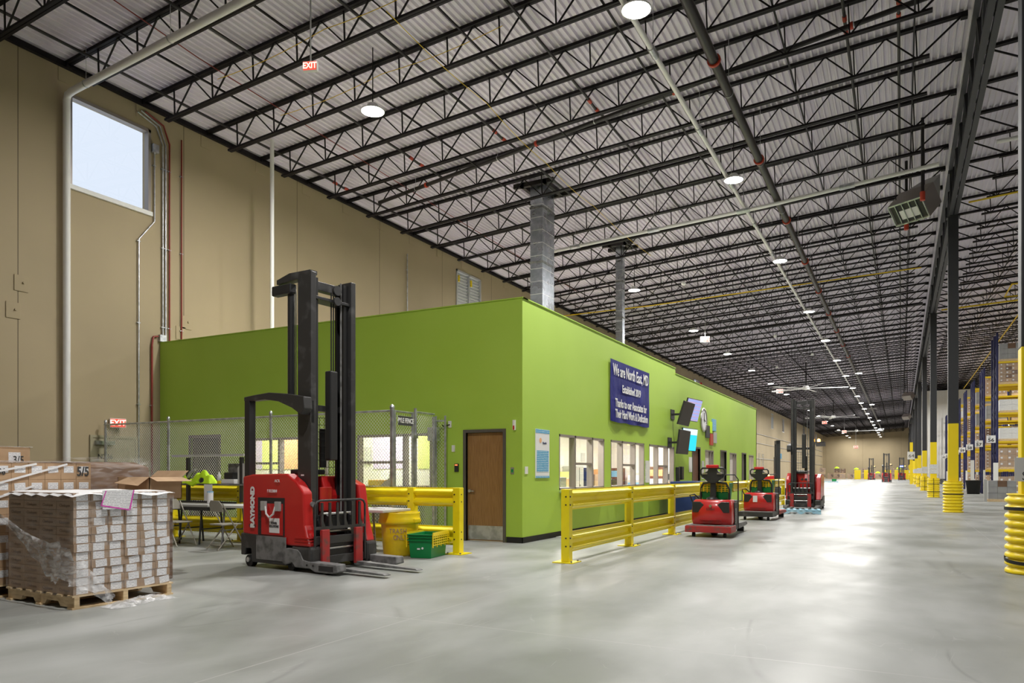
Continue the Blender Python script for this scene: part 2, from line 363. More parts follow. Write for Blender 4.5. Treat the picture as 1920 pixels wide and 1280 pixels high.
struct(MB().box(XW - .3, XR, YF, YF + .3, 0, 13.2, 'wallF').build('wall_far'))
struct(MB().box(XW - .3, XR, YB - .3, YB, 0, 13.2, 'wallF').build('wall_back'))
struct(MB().box(XR, XR + .3, YB, YF, 0, 13.2, 'wallF').build('wall_right'))
def window(n, y0, y1, z0, z1):
    m = MB(); t = .07
    m.box(XW - .12, XW + .03, y0, y0 + t, z0, z1, 'alu'); m.box(XW - .12, XW + .03, y1 - t, y1, z0, z1, 'alu')
    m.box(XW - .12, XW + .03, y0, y1, z1 - t, z1, 'alu'); m.box(XW - .12, XW + .06, y0 - .03, y1 + .03, z0 - .03, z0 + t, 'white')
    o = struct(m.build('window_%d' % n)); MB().box(XW - .07, XW - .06, y0 + t, y1 - t, z0 + t, z1 - t, 'glass').build('pane', o)
for i, a in enumerate(WIN): window(i + 1, *a)
for i, (y0, y1, z0, z1) in enumerate(LOU):
    t = thing('wall_louvre', ['grey double shutter louvre high on the beige wall above the green office', 'grey shutter louvre high on the beige wall far beyond the office'][i], 'louvre', (XW, y0, z0))
    H = z1 - z0; W = y1 - y0; m = MB()
    for a in (0, W / 2 - .04, W - .08): m.box(-.2, .04, a, a + .08, 0, H, 'greyplastic')
    m.box(-.2, .04, 0, W, 0, .08, 'greyplastic'); m.box(-.2, .04, 0, W, H - .08, H, 'greyplastic'); m.build('frame', t)
    m = MB()
    for a in (.08, W / 2 + .04):
        q = .09
        while q < H - .12: m.add([(-.12, a, q), (-.12, a + W / 2 - .12, q), (-.02, a + W / 2 - .12, q + .13), (-.02, a, q + .13), (-.02, a + W / 2 - .12, q + .14), (-.02, a, q + .14)], [(0, 1, 2, 3), (3, 2, 4, 5)], 'greyplastic'); q += .13
    m.build('slats', t)
    for a in (.14, W / 2 + .12): MB().box(.0, .05, a, a + .09, H - .5, H - .22, 'yellow_plastic').box(.02, .06, a - .06, a + .06, H - .34, H - .30, 'yellow_plastic').build('latch', t)
# ledger angle along the wall under the deck
struct(MB().bar((XW + .06, YB, 10.42), (XW + .06, YF, 10.42), .1, 'steel_dark', .12).build('trim_1'))

# ---- green office block
HG1, HG2, YE, YS = 4.598, 4.43, 36.8, 22.4
FW = [(-13.48, -11.38, 1.0, 2.12), (-10.27, -8.36, 1.0, 2.12)]
FD = [(-7.55, -6.72, 0, 2.10), (-15.5, -14.5, 0, 2.18)]
struct(wall_cells(MB(), 'y', YC, YC + .14, XW, XC, 0, HG1, FW + FD, 'green').build('wall_green_front'))
SW = [(13.68, 16.26, .96, 2.13), (16.69, 19.3, .96, 2.13), (19.73, 22.27, .96, 2.13), (26.29, 27.64, .96, 2.16), (30.52, 31.94, .96, 2.16), (34.77, 36.01, .5, 2.16)]
SD = [(24.5, 25.5, 0, 2.16), (28.82, 29.8, 0, 2.16), (33.12, 33.99, 0, 2.16)]
m = wall_cells(MB(), 'x', XC - .14, XC, YC + .14, YS, 0, HG1, [h for h in SW + SD if h[1] < YS], 'green')
wall_cells(m, 'x', XC - .14, XC, YS, YE, 0, HG2, [h for h in SW + SD if h[0] > YS], 'green')
struct(m.build('wall_green_side'))
struct(MB().box(XW, XC, YE - .14, YE, 0, HG2, 'green').build('wall_green_rear'))
struct(MB().box(XW, XC - .14, YC + .14, YS, 2.95, 3.05, 'inwall').box(XW, XC - .14, YS, YE - .14, 2.95, 3.05, 'inwall').build('ceiling_office'))
struct(MB().box(XW, XC - .14, YC + .14, YE - .14, 0, .012, 'infloor').build('floor_office'))
struct(MB().box(XW, XC + .02, YC - .02, YC + .2, HG1, HG1 + .02, 'green').box(XC - .2, XC + .02, YC, YS, HG1, HG1 + .02, 'green').box(XC - .2, XC + .02, YS, YE, HG2, HG2 + .02, 'green').build('trim_2'))
bb = MB()
for a, b in ((XW, -15.56), (-14.44, -7.62), (-6.65, XC + .012)): bb.box(a, b, YC - .012, YC, 0, .11, 'rubber')
struct(bb.build('baseboard_front'))
bb = MB(); ys = [YC - .012, 24.44, 25.56, 28.76, 29.86, 33.06, 34.05, YE]
for i in range(0, 8, 2): bb.box(XC, XC + .012, ys[i], ys[i + 1], 0, .11, 'rubber')
struct(bb.build('baseboard_side'))
# interior partitions (colours seen through the front windows)
m = MB(); PY = 14.0; m.box(-16.5, -8.2, PY + .02, PY + .1, 0, 2.95, 'inwall')
for a, b, k in ((-15.7, -15.2, 'inpurple'), (-15.2, -14.4, 'inlime'), (-14.4, -13.4, 'inorange'), (-11.45, -10.4, 'inpurple'), (-10.12, -9.3, 'inlime')): m.box(a, b, PY, PY + .02, 1.42, 2.95, k)
m.box(-8.3, -8.2, YC + .14, PY, 0, 2.95, 'inwall'); struct(m.build('wall_partition_front'))
m = MB().box(-10.9, -10.8, 14.1, 36.6, 0, 2.95, 'inwall').box(-10.8, -6.5, 28.0, 28.1, 0, 2.95, 'inwall').box(-10.8, -6.5, 32.3, 32.4, 0, 2.95, 'inwall')
struct(m.build('wall_partition_side'))
def office_window(n, wall, u0, u1, z0, z1, mull, blinds=False, sash=True):
    """wall 'y': in the front face; 'x': in the side face. mull = mullion positions"""
    m = MB(); t = .05
    def bx(a, b, c, d, k='alu', lo=-.02, hi=.14, mb=None):
        mb = mb or m
        if wall == 'y': mb.box(a, b, YC + .0 + (lo + .02) + .0, YC + hi, c, d, k)
        else: mb.box(XC - hi, XC - (lo + .02), a, b, c, d, k)
    bx(u0, u0 + t, z0, z1); bx(u1 - t, u1, z0, z1); bx(u0, u1, z1 - t, z1); bx(u0, u1, z0, z0 + t)
    for q in mull: bx(q - .03, q + .03, z0, z1)
    o = struct(m.build('window_%d' % n))
    s_ = MB(); bx(u0 + t, u1 - t, z0 + t, z1 - t, 'blinds' if blinds else 'glass', .05, .075, s_); s_.build('blind' if blinds else 'pane', o)
    if sash:
        s_ = MB(); a, b = (mull[0], mull[-1]) if len(mull) > 1 else (u0, mull[0]); zz = z0 + (z1 - z0) * .46; bx(a, b, zz, zz + .05, 'alu', .0, .12, s_); s_.build('sash', o)
    return o
office_window(7, 'y', *FW[0], [-12.55]); office_window(8, 'y', *FW[1], [-9.05])
for i, h in enumerate(SW[:3]): office_window(9 + i, 'x', *h, [h[0] + .85, h[0] + 1.85])
office_window(12, 'x', *SW[3], [27.2], True, False); office_window(13, 'x', *SW[4], [31.5], True, False); office_window(14, 'x', *SW[5], [35.4], False, False)
for i, h in enumerate(SW[:3]):
    t = thing('service_shelf', 'grey steel shelf below the %s green-wall hatch window from the corner' % ORD[i], 'shelf', (XC, h[0], .9), 0, 'shelves under the hatch windows')
    MB().box(0, .3, 0, h[1] - h[0], 0, .035, 'galv').build('top', t)
    for q in (.22, h[1] - h[0] - .22): MB().box(0, .03, q - .02, q + .02, -.2, 0, 'galv').bar((.01, q, -.18), (.27, q, -.01), .03, 'galv').build('bracket', t)
# front door
def door(n, wall, u0, u1, h, slab='wood', kick=True, open_=False, lever=True):
    m = MB(); f = .06
    def bx(mb, a, b, lo, hi, c, d, k):
        if wall == 'y': mb.box(a, b, YC + lo, YC + hi, c, d, k)
        else: mb.box(XC - hi, XC - lo, a, b, c, d, k)
    bx(m, u0 - f, u0, -.02, .14, 0, h + f, 'frame'); bx(m, u1, u1 + f, -.02, .14, 0, h + f, 'frame'); bx(m, u0, u1, -.02, .14, h, h + f, 'frame')
    o = struct(m.build('door_%d' % n))
    if open_: return o
    m = MB(); bx(m, u0 + .004, u1 - .004, .05, .095, .012, h - .004, slab); s_ = m.build('leaf', o)
    if kick: m = MB(); bx(m, u0 + .02, u1 - .02, .044, .05, .03, .30, 'galv'); m.build('kick_plate', s_)
    if lever:
        m = MB(); q = u0 + .07
        if wall == 'y': m.cyl((q, YC + .05, .97), (q, YC + .0, .97), .03, 'chrome').bar((q, YC + .0, .97), (q + .11, YC + .0, .965), .02, 'chrome')
        else: m.cyl((XC - .05, q, .97), (XC, q, .97), .03, 'chrome').bar((XC, q, .97), (XC, q + .11, .965), .02, 'chrome')
        m.build('handle', s_)
    return o
door(1, 'y', *FD[0][:2], 2.10); door(2, 'y', *FD[1][:2], 2.18, 'steel_grey', False)
door(3, 'x', *SD[0][:2], 2.16, 'brown', False); door(4, 'x', *SD[1][:2], 2.16, 'frame', False); door(5, 'x', *SD[2][:2], 2.16, 'frame', False)
# steel exit door in the beige wall, marked N206
m = MB(); y0, y1 = 10.3, 11.35
m.box(XW, XW + .04, y0 - .06, y0, 0, 2.2, 'olive').box(XW, XW + .04, y1, y1 + .06, 0, 2.2, 'olive').box(XW, XW + .04, y0, y1, 2.14, 2.2, 'olive')
d6 = struct(m.build('door_6')); lf = MB().box(XW, XW + .025, y0, y1, .01, 2.14, 'olive').build('leaf', d6)
MB().box(XW + .02, XW + .09, y0 + .05, y0 + .5, 1.98, 2.07, 'galv').build('door_closer', lf)
text('N206', .16, 'print', face((XW + .028, 10.6, 1.70), '+x'), lf)
# office ceiling lights
k = 0
for x, y in ((-14.3, 13.0), (-10.7, 13.0), (-7.3, 15.2), (-8.3, 18.2), (-8.3, 22), (-8.3, 26), (-8.3, 30.2), (-8.3, 34.2)):
    t = thing('office_light', 'lit recessed troffer in the office ceiling, %s along from the front' % ORD[k], 'ceiling light', (x, y, 2.95), 0, 'office ceiling lights'); k += 1
    MB().box(-.32, .32, -.62, .62, -.03, 0, 'white').build('frame', t); MB().box(-.28, .28, -.58, .58, -.035, -.03, 'lensfar').build('diffuser', t)
    lamp('office_lamp', (x, y, 2.90), 42 if y < 14 else 95, 0, (1, .90, .84), None, 180, .56, 1.1)

# ================================================================= ROOF STEEL
JD = .741
def joist_parts(x0, x1, ovl, ovr):
    """open-web joist from bearing x0 to x1; bottom chord starts ovl / ends ovr inside"""
    top = MB(); bot = MB(); web = MB(); zt = lambda x: zr(x)
    for dy in (-.035, .035):
        top.bar((x0, dy, zt(x0) - .03), (x1, dy, zt(x1) - .03), .058, 'steel_dark', .07)
        bot.bar((x0 + ovl, dy, zt(x0 + ovl) - JD), (x1 - ovr, dy, zt(x1 - ovr) - JD), .056, 'steel_dark', .05)
    x = x0 + ovl + .3; P = 1.26; wd = .028
    n = int((x1 - ovr - .2 - x) / P); P = (x1 - ovr - .25 - x) / n
    for i in range(n + 1):
        q = x + i * P; B = Vector((q, 0, zt(q) - JD))
        web.bar(B, (q - .03, 0, zt(q) - .05), wd, 'steel_dark')
        for s_ in (-1, 1):
            e = q + s_ * P / 2
            if i == 0 and s_ < 0: e = x0 + .1
            if i == n and s_ > 0: e = x1 - .1
            web.bar(B, (e, 0, zt(e) - .05), wd if abs(e - q) < .7 else .036, 'steel_dark')
    # bearing seat
    top.box(x0, x0 + .14, -.07, .07, zt(x0) - .13, zt(x0) - .03, 'steel_dark'); top.box(x1 - .14, x1, -.07, .07, zt(x1) - .13, zt(x1) - .03, 'steel_dark')
    return top, bot, web
def merge(*ms):
    r = MB()
    for m in ms:
        b = len(r.v); r.v += m.v
        for f, i, s_ in zip(m.f, m.mi, m.sm): r.f.append([b + j for j in f]); r.mi.append(r.m(m.mats[i])); r.sm.append(s_)
    return r
for bay, (x0, x1, l, r) in enumerate(((XW, XP - .22, .9, .75), (XP + .22, 19.0, .9, .9))):
    side = ('wide bay left of the column line', 'bay right of the column line')[bay]
    ms = joist_parts(x0, x1, l, r); proto = None; protof = None; cnt = 0
    for k in range(-6 if bay == 0 else -1, 95):
        y = YJ + k * SJ
        grp = 'roof joists of the ' + side
        if y < 50:
            lab = 'black open-web roof joist, %s, %s from the camera' % (('left bay', 'right bay')[bay], (ORD + ['twenty-first', 'twenty-second', 'twenty-third', 'twenty-fourth', 'twenty-fifth', 'twenty-sixth', 'twenty-seventh', 'twenty-eighth', 'twenty-ninth', 'thirtieth'])[cnt]); cnt += 1
            if proto is None:
                proto = thing('roof_joist', lab, 'roof joist', (0, y, 0), 0, grp)
                ms[0].build('top_chord', proto); ms[1].build('bottom_chord', proto); ms[2].build('web', proto)
            else: dup(proto, (0, y, 0), None, lab)
        else:
            nb_ = int((y - Y1) / SP) + 1; lab = 'black open-web roof joist, %s bay, %s' % (('left', 'right')[bay], 'between the %s and %s columns' % (ORD[nb_ - 1], ORD[nb_]) if nb_ < 11 else 'beyond the last column')
            if protof is None: protof = tag(merge(*ms).build('roof_joist', None, 0, (0, y, 0)), lab, 'roof joist', grp + ', far part')
            else: dup(protof, (0, y, 0), None, lab)
# bridging angles running down the hall
for i, x in enumerate((-13.7, -10.9, -8.0, -5.2, -2.3, .25, 4.4, 7.6, 10.8)):
    tag(MB().bar((x, YB, zr(x) - JD + .05), (x, YF, zr(x) - JD + .05), .035, 'steel_dark').build('bridging_angle'), 'thin dark bridging angle running down the hall, %s from the left wall' % ORD[i], 'bridging', 'bridging angles')
# girders and columns
def girder():
    a = MB(); b = MB(); c = MB(); L = SP - .3; zb, zt = 9.88, zr(XP) - .12
    for dx in (-.075, .075): a.box(dx - .055, dx + .055, .15, L + .15, zt - .12, zt, 'steel_grey'); b.box(dx - .06, dx + .06, .3, L, zb, zb + .11, 'steel_grey')
    n = 9
    for i in range(n + 1):
        y = .15 + i * L / n
        c.box(-.035, .035, max(.15, y - .03), y + .03, zb + .1, zt - .1, 'steel_grey')
        if i < n:
            y2 = y + L / n; ym = (y + y2) / 2
            c.bar((-.02, y, zt - .15), (-.02, ym, zb + .1), .07, 'steel_grey'); c.bar((-.02, ym, zb + .1), (-.02, y2, zt - .15), .07, 'steel_grey')
    return a, b, c
gp = girder(); proto = None
colnames = ['nearest, at the right edge of the photo', 'second down the aisle', 'third down the aisle', 'fourth down the aisle', 'fifth down the aisle', 'sixth down the aisle', 'seventh down the aisle', 'eighth down the aisle', 'ninth down the aisle', 'tenth down the aisle', 'last before the far wall']
for k in range(-1, 11):
    y = Y1 + k * SP
    if k < 10:
        lab = 'dark truss girder starting at the column %s' % colnames[k].split(',')[0] if k >= 0 else 'dark truss girder over the near end of the column row'
        if proto is None:
            proto = thing('truss_girder', lab, 'girder', (XP, y, 0), 0, 'truss girders over the column row')
            gp[0].build('top_chord', proto); gp[1].build('bottom_chord', proto); gp[2].build('web', proto)
        else: dup(proto, (XP, y, 0), None, lab)
    if k < 0: continue
    t = thing('steel_column', 'square charcoal column with yellow base, ' + colnames[k], 'column', (XP, y, 0), 0, 'columns along the aisle')
    a = .1525; MB().box(-a, a, -a, a, 0, 2.97, 'yellow_flat').build('yellow_base_section', t, .012); MB().box(-a, a, -a, a, 2.97, 9.9, 'steel_grey').build('shaft', t, .012)
    MB().box(-.2, .2, -.14, .14, 9.86, 9.89, 'steel_grey').build('cap_plate', t)
    MB().box(-.1, .1, -.13, .13, 9.9, zr(XP) - .12, 'steel_grey').build('cap_stub', t)
    if k >= 2:
        for j in (0, 1): MB().box(-.21, .21, -a - .012, -a - .004, 1.28 + j * .255, 1.28 + j * .255 + .24, 'barcode').build('placard', t)
    if k == 0:
        p_ = MB().box(-a - .075, .18, -a - .016, -a - .004, 1.21, 1.52, 'ltgrey').build('placard', t); text('S', .16, 'print', face((-a + .04, -a - .017, 1.275), '-y'), p_)
        MB().box(-a + .03, -a + .045, -a - .019, -a - .016, 1.35, 1.50, 'print').build('marking', p_)
    # moulded corner guard wrapped round the base
    g = thing('column_guard', 'ribbed yellow plastic guard round the column ' + colnames[k], 'column guard', (XP, y, 0), 0, 'yellow column guards')
    prof = []; z = 0.0
    rr = .315 if k else .33
    prof.append((.165, 0)); prof.append((rr - .02, 0)); nr = 10; hh = 1.04 / nr
    for i in range(nr):
        for f, d in ((.08, .0), (.3, .0), (.5, -.010), (.72, -.042), (.86, -.042), (.96, -.02)): prof.append((rr + d, (i + f) * hh))
    prof += [(rr - .03, 1.045), (.165, 1.045)]
    n = 32; vs = []; fs = []
    for r_, z_ in prof:
        for j in range(n):
            an = 2 * math.pi * j / n; ca, sa = math.cos(an), math.sin(an); e = 3.2 if k else 2.3
            q = (abs(ca) ** e + abs(sa) ** e) ** (-1 / e); vs.append((r_ * q * ca * .97, r_ * q * sa * .97, z_))
    for i in range(len(prof) - 1):
        for j in range(n): fs.append((i * n + j, i * n + (j + 1) % n, (i + 1) * n + (j + 1) % n, (i + 1) * n + j))
    MB().add(vs, fs, 'yellow_plastic', True).build('shell', g)
    e = 3.2 if k else 2.3
    def ring(z_, h_, rz_=0, r0=None):
        r0 = r0 or rr + .004; vs = []
        for zz in (z_, z_ + h_):
            for j in range(n):
                an = 2 * math.pi * j / n; ca, sa = math.cos(an), math.sin(an); q = (abs(ca) ** e + abs(sa) ** e) ** (-1 / e)
                vs.append((r0 * q * ca * .97, r0 * q * sa * .97, zz + rz_ * sa * .04))
        return MB().add(vs, [(j, (j + 1) % n, n + (j + 1) % n, n + j) for j in range(n)], 'rubber', True)
    for z_ in ((.83, .16) if k == 0 else (.60,) if k == 1 else (.30, .72)): ring(z_, .045 if k == 0 else .03, 1 if (k == 0 and z_ < .5) else 0).build('strap', g)
    if k >= 2:
        MB().box(-.012, .012, -rr * .99, -rr * .93, .02, 1.03, 'rubber').build('seam', g)

# ================================================================= CEILING LIGHTS, PIPES, DUCTS
def highbay(x, y, z, label, group, power=HB, far=False):
    t = thing('high_bay_light', label, 'ceiling light', (x, y, z), 0, group)
    MB().lathe([(.0, .14), (.10, .14), (.13, .10), (.17, .03), (.27, -.01), (.27, -.03), (.25, -.03)], (0, 0, 0), 'white', 20).build('housing', t)
    MB().cyl((0, 0, .14), (0, 0, zr(x) - z + .03), .012, 'steel_dark', 8).build('hanger', t)
    MB().lathe([(.0, -.035), (.25, -.03)], (0, 0, 0), 'lens', 24).build('lens', t)
    lamp('high_bay_lamp', (x, y, z - .045), power, .48)
Y_A = [3.4, 12.24, 20.6, 29.3, 39.2, 48.2, 57.1, 66.6, 76.4, 84.8, 93.2, 101.9, 110.5, 119, 128, 137, 146, 155, 164, 173, 182]
for i, y in enumerate(Y_A): highbay(-4.15, y, 9.5, 'bright round high-bay light in the aisle row, %s from the near end' % (ORD + ['last', 'farthest'])[i], 'high-bay lights over the aisle')
Y_B = [12.95, 31.0, 41.4, 50.55, 59.6, 69.2, 79.4, 90, 101, 112, 124, 136, 150, 162, 174, 183]
for i, y in enumerate(Y_B): highbay(-10.6, y, 9.5, 'bright round high-bay light in the office-side row, %s from the near end' % ORD[i], 'high-bay lights above the office')
for i, y in enumerate((65.3, 96, 126, 150)): highbay(-3.1, y, 9.5, 'round high-bay light hanging just right of the aisle row, %s of four' % ORD[i], 'high-bay lights right of the aisle row')
for j, x in enumerate((9.5, 16.5)):
    for i in range(9): highbay(x, 35.0 + 6.95 * 2 * i + 3.4, 9.6, 'high-bay light over the racks, %s row, %s from the near end' % (ORD[j], ORD[i]), 'high-bay lights over the racks')
for i, y in enumerate((4, 18)): highbay(12, y, 9.6, 'high-bay light right of the columns before the racks, %s one' % ORD[i], 'high-bay lights over the open floor')

def pipe(name, pts, r, k, label, cat='pipe', group=None, n=12, hang=None, hk='galv', coup=None, ck='coupling', cl=.12):
    t = thing(name, label, cat, (0, 0, 0), 0, group)
    MB().tube(pts, r, k, n).build('pipe_run', t)
    P = [Vector(p) for p in pts]
    def at(d):
        for a, b in zip(P, P[1:]):
            l = (b - a).length
            if d <= l: return a + (b - a) * d / l, (b - a).normalized()
            d -= l
        return P[-1], (P[-1] - P[-2]).normalized()
    tot = sum((b - a).length for a, b in zip(P, P[1:]))
    if hang:
        d = hang / 2
        while d < min(tot, 75):
            p, v = at(d)
            if abs(v.z) < .5: MB().cyl(p + Vector((0, 0, r)), (p.x, p.y, zr(p.x)), .006, hk, 6).tube([p + v * -.01, p + v * .01], r + .008, hk, n).build('hanger', t)
            d += hang
    if coup:
        d = coup / 2
        while d < min(tot, 75):
            p, v = at(d); MB().tube([p - v * cl / 2, p + v * cl / 2], r * 1.35, ck, n).build('coupling', t); d += coup
    return t
# white storm pipe: up the beige wall, along under the joists
pipe('white_drain_pipe', [(XW + .12, 9.66, 0), (XW + .12, 9.66, 9.62), (XW + .2, 9.64, 9.72), (XW + .4, 9.62, 9.74), (XP - .5, 8.6, 10.05)], .075, 'pvc', 'fat white drain pipe climbing the beige wall left of the window and crossing the roof', 'pipe', None, 16, 3.0)
pipe('white_drain_pipe', [(-15.42, 14.55, 4.62), (-15.42, 14.55, 10.5)], .055, 'pvc', 'slender white vertical pipe rising from the green block roof behind the lift mast', 'pipe', None, 14)
pipe('white_drain_pipe', [(-4.35, YB + .1, 9.62), (-4.35, 180, 9.62)], .055, 'pvc', 'long white pipe running down the hall beside the aisle lights', 'pipe', None, 12, 3.7, 'galv', 3.7, 'galv', .35)
pipe('white_drain_pipe', [(-11.8, 23.9, 9.35), (-3.7, 23.0, 9.45), (.9, 22.35, 9.6)], .055, 'pvc', 'white pipe crossing the roof from the big duct to the column row', 'pipe', None, 12, 3.0, 'galv', 3.0, 'galv', .4)
pipe('white_drain_pipe', [(2.2, 22.3, 9.9), (9, 22.2, 10.1)], .055, 'pvc', 'white pipe crossing the roof right of the column row', 'pipe', None, 12, 3.0, 'galv', 3.0, 'galv', .4)
pipe('fire_main', [(-3.35, YB + .1, 9.62), (-3.35, 182, 9.62)], .10, 'pipe_black', 'thick black fire main running down the hall right of the aisle lights', 'pipe', None, 16, 4.0, 'galv', 5.2, 'coupling', .06)
bx_ = [(-15.6, 17.0), (-12.7, 17.0), (-9.9, 17.0), (-7.1, 17.0), (-1.1, 17), (-.05, 17.0)]
for i, (x, y) in enumerate(bx_):
    for j, (a, b) in enumerate(((YB + .5, 17.0), (18.2, 60), (60.5, 120))):
        pipe('sprinkler_branch_pipe', [(x, a, zr(x) - .24), (x, b, zr(x) - .24)], .033, 'pipe_black', 'black sprinkler branch pipe, %s line from the left wall, %s length' % (ORD[i], ['near', 'middle', 'far'][j]), 'pipe', 'sprinkler branch pipes', 8)
    t = pipe('sprinkler_riser', [(x, 17.0, zr(x) - .24), (x, 17.6, zr(x) - .28), (x, 18.2, zr(x) - .24)], .035, 'pipe_black', 'orange-jointed sprinkler riser under the roof, %s from the left wall' % ORD[i], 'pipe', 'sprinkler risers', 8, None, 'galv', .5, 'coupling', .16)
pipe('sprinkler_cross_main', [(-15.2, 18.9, zr(-15.2) - .42), (-4.5, 17.7, zr(-4.5) - .42), (1.1, 17.1, zr(1.1) - .42)], .06, 'pipe_black', 'black sprinkler cross main parallel to the joists, nearest the camera', 'pipe', 'sprinkler cross mains', 12, 3.2, 'galv', 4.1, 'coupling', .07)
for i, y in enumerate((47.5, 78, 108)):
    pipe('sprinkler_cross_main', [(-15.6, y, zr(-15) - .55), (1.1, y, zr(1.1) - .55)], .075, 'pipe_black', 'black sprinkler cross main parallel to the joists, %s farther down the hall' % ORD[i + 1], 'pipe', 'sprinkler cross mains', 12, 4)
pipe('gas_pipe', [(XW + .2, 35.5, 9.75), (-11.5, 36.0, 9.9), (.8, 36.9, 10.5)], .028, 'rackyel', 'thin yellow gas pipe crossing the roof beyond the round duct', 'pipe', 'yellow gas pipes', 8)
pipe('gas_pipe', [(XP + .4, 27.5, 10.1), (9, 27.0, 10.5)], .03, 'rackyel', 'yellow gas pipe starting beside the second column', 'pipe', 'yellow gas pipes', 8)
pipe('gas_pipe', [(XP + .4, 45.5, 10.2), (12, 45.2, 10.6)], .045, 'rackyel', 'yellow gas pipe above the nearest pallet rack', 'pipe', 'yellow gas pipes', 8)
pipe('gas_pipe', [(6.3, 30, 10.9), (6.3, 44, 10.9), (5.0, 44, 10.9), (5.0, 47, 10.9), (6.3, 47, 10.9), (6.3, 96, 10.9)], .04, 'rackyel', 'yellow gas pipe with a square jog running above the racks', 'pipe', 'yellow gas pipes', 8)
# rope along the roof
def rope(pts, label, k='lime'):
    q = []
    for a, b in zip(pts, pts[1:]):
        for i in range(6): f = i / 6; q.append((a[0] + (b[0] - a[0]) * f, a[1] + (b[1] - a[1]) * f, a[2] + (b[2] - a[2]) * f - .08 * math.sin(math.pi * f)))
    q.append(pts[-1]); return tag(MB().tube(q, .008, k, 5).build('rope'), label, 'rope', 'ropes strung under the roof')
rope([(-8.6, 10.9, 10.0), (-8.6, 14.6, 9.95), (-8.8, 18.3, 9.95), (-8.9, 22.0, 10.0), (-8.9, 28, 10)], 'yellow rope strung under the joists above the green office', 'rackyel')
for i, (x, y) in enumerate(((-13.9, 11.5), (-13.9, 13.4))):
    rope([(x, y, zr(x) - .35), (x + 3.2, y, zr(x + 3) - .3), (x + 6.4, y, zr(x + 6) - .28)], 'thin yellow sprinkler cable along a near roof joist, %s from the camera' % ORD[i], 'rackyel')
tag(MB().tube([(-13.3, 5, 10.6), (-13.9, 11, 10.55), (-14.3, 22, 10.5), (-14.6, 34, 10.5)], .012, 'pipe_red', 6).build('red_cable'), 'thin red cable running under the roof deck near the beige wall', 'cable')
# conduits on the beige wall
def wallpipe(name, ys, zs, r, k, label, off=.05, boxes=()):
    t = thing(name, label, 'conduit', (0, 0, 0), 0, 'conduits on the beige wall'); x = XW + off
    MB().tube([(x, y, z) for y, z in zip(ys, zs)], r, k, 8).build('tube', t)
    for z in range(1, 10, 2):
        if min(zs) < z < max(zs):
            for (ya, za), (yb, zb) in zip(zip(ys, zs), list(zip(ys, zs))[1:]):
                if min(za, zb) <= z <= max(za, zb) and abs(za - zb) > .1:
                    y = ya + (yb - ya) * (z - za) / (zb - za); MB().box(XW, x + .01, y - .04, y + .04, z - .012, z + .012, 'galv').build('clamp', t); break
    return t
wallpipe('conduit', [11.43, 11.43, 11.85, 11.85], [0.1, 7.05, 7.6, 9.4], .018, 'galv', 'thin grey conduit with a kink below the window')
wallpipe('conduit', [12.08, 12.08, 11.9, 11.4], [4.75, 9.6, 10.0, 10.15], .02, 'galv', 'grey conduit, left one of the pair right of the window')
wallpipe('conduit', [12.16, 12.16, 12.0, 11.5], [4.65, 9.6, 10.05, 10.22], .02, 'galv', 'grey conduit, right one of the pair right of the window')
wallpipe('red_pipe', [12.27, 12.27, 12.1, 11.6], [4.62, 9.7, 10.1, 10.25], .02, 'pipe_red', 'red pipe just right of the grey conduit pair')
wallpipe('red_pipe', [12.62, 12.62], [4.75, 9.95], .018, 'pipe_red', 'red pipe standing alone beside the panel joint')
wallpipe('red_pipe', [11.78, 11.78, 11.82, 11.95], [0.2, 4.5, 4.72, 4.75], .024, 'pipe_red', 'red pipe rising along the left edge of the green wall')
wallpipe('conduit', [22.3, 22.3], [4.6, 9.6], .02, 'galv', 'thin conduit on the wall left of the shutter louvre')
tag(MB().box(XW, XW + .09, 11.98, 12.16, 4.63, 4.80, 'galv').build('junction_box'), 'small grey junction box at the top left corner of the green wall', 'junction box')
tag(MB().box(XW, XW + .12, 11.78, 11.93, 9.32, 9.52, 'galv').build('junction_box'), 'small grey junction box beside the top corner of the window', 'junction box')
pl = [(8.78, 5.35, 'upper square plate on the leftmost wall joint'), (8.62, 4.75, 'lower square plate on the leftmost wall joint'), (12.80, 5.25, 'upper square plate on the joint above the green wall'), (12.62, 4.95, 'lower square plate on the joint above the green wall')]
for y, z, l in pl:
    t = thing('weld_plate', 'beige painted ' + l, 'wall plate', (XW, y, z), 0, 'square plates on the wall joints')
    MB().box(0, .02, -.14, .14, -.17, .17, 'wallL').build('plate', t, .004); MB().cyl((.02, .04, .02), (.05, .04, .02), .025, 'wallL', 10).build('bolt', t)
for k in range(0, 24):
    y = YJ + (k - 1) * SJ
    tag(MB().box(XW, XW + .012, y - .17, y + .17, 10.05, 10.36, 'wallL').build('bearing_plate', None, .003), 'beige bearing plate on the wall under the %s visible roof joist' % ((ORD + ['21st', '22nd', '23rd', '24th'])[k]), 'bearing plate', 'joist bearing plates')
# fat shadow-casting pilaster strips of the tilt-up wall
for k, y in enumerate((14.9,)):
    pass
tag(MB().tube([(XW + .03 + .001 * a, 8.05 + (.20 - .0006 * a) * math.cos(a / 4), 1.95 + (.24 - .0008 * a) * math.sin(a / 4)) for a in range(100)], .006, 'coupling', 5).build('orange_cord'), 'orange cord coiled on the beige wall at the left edge', 'cord')
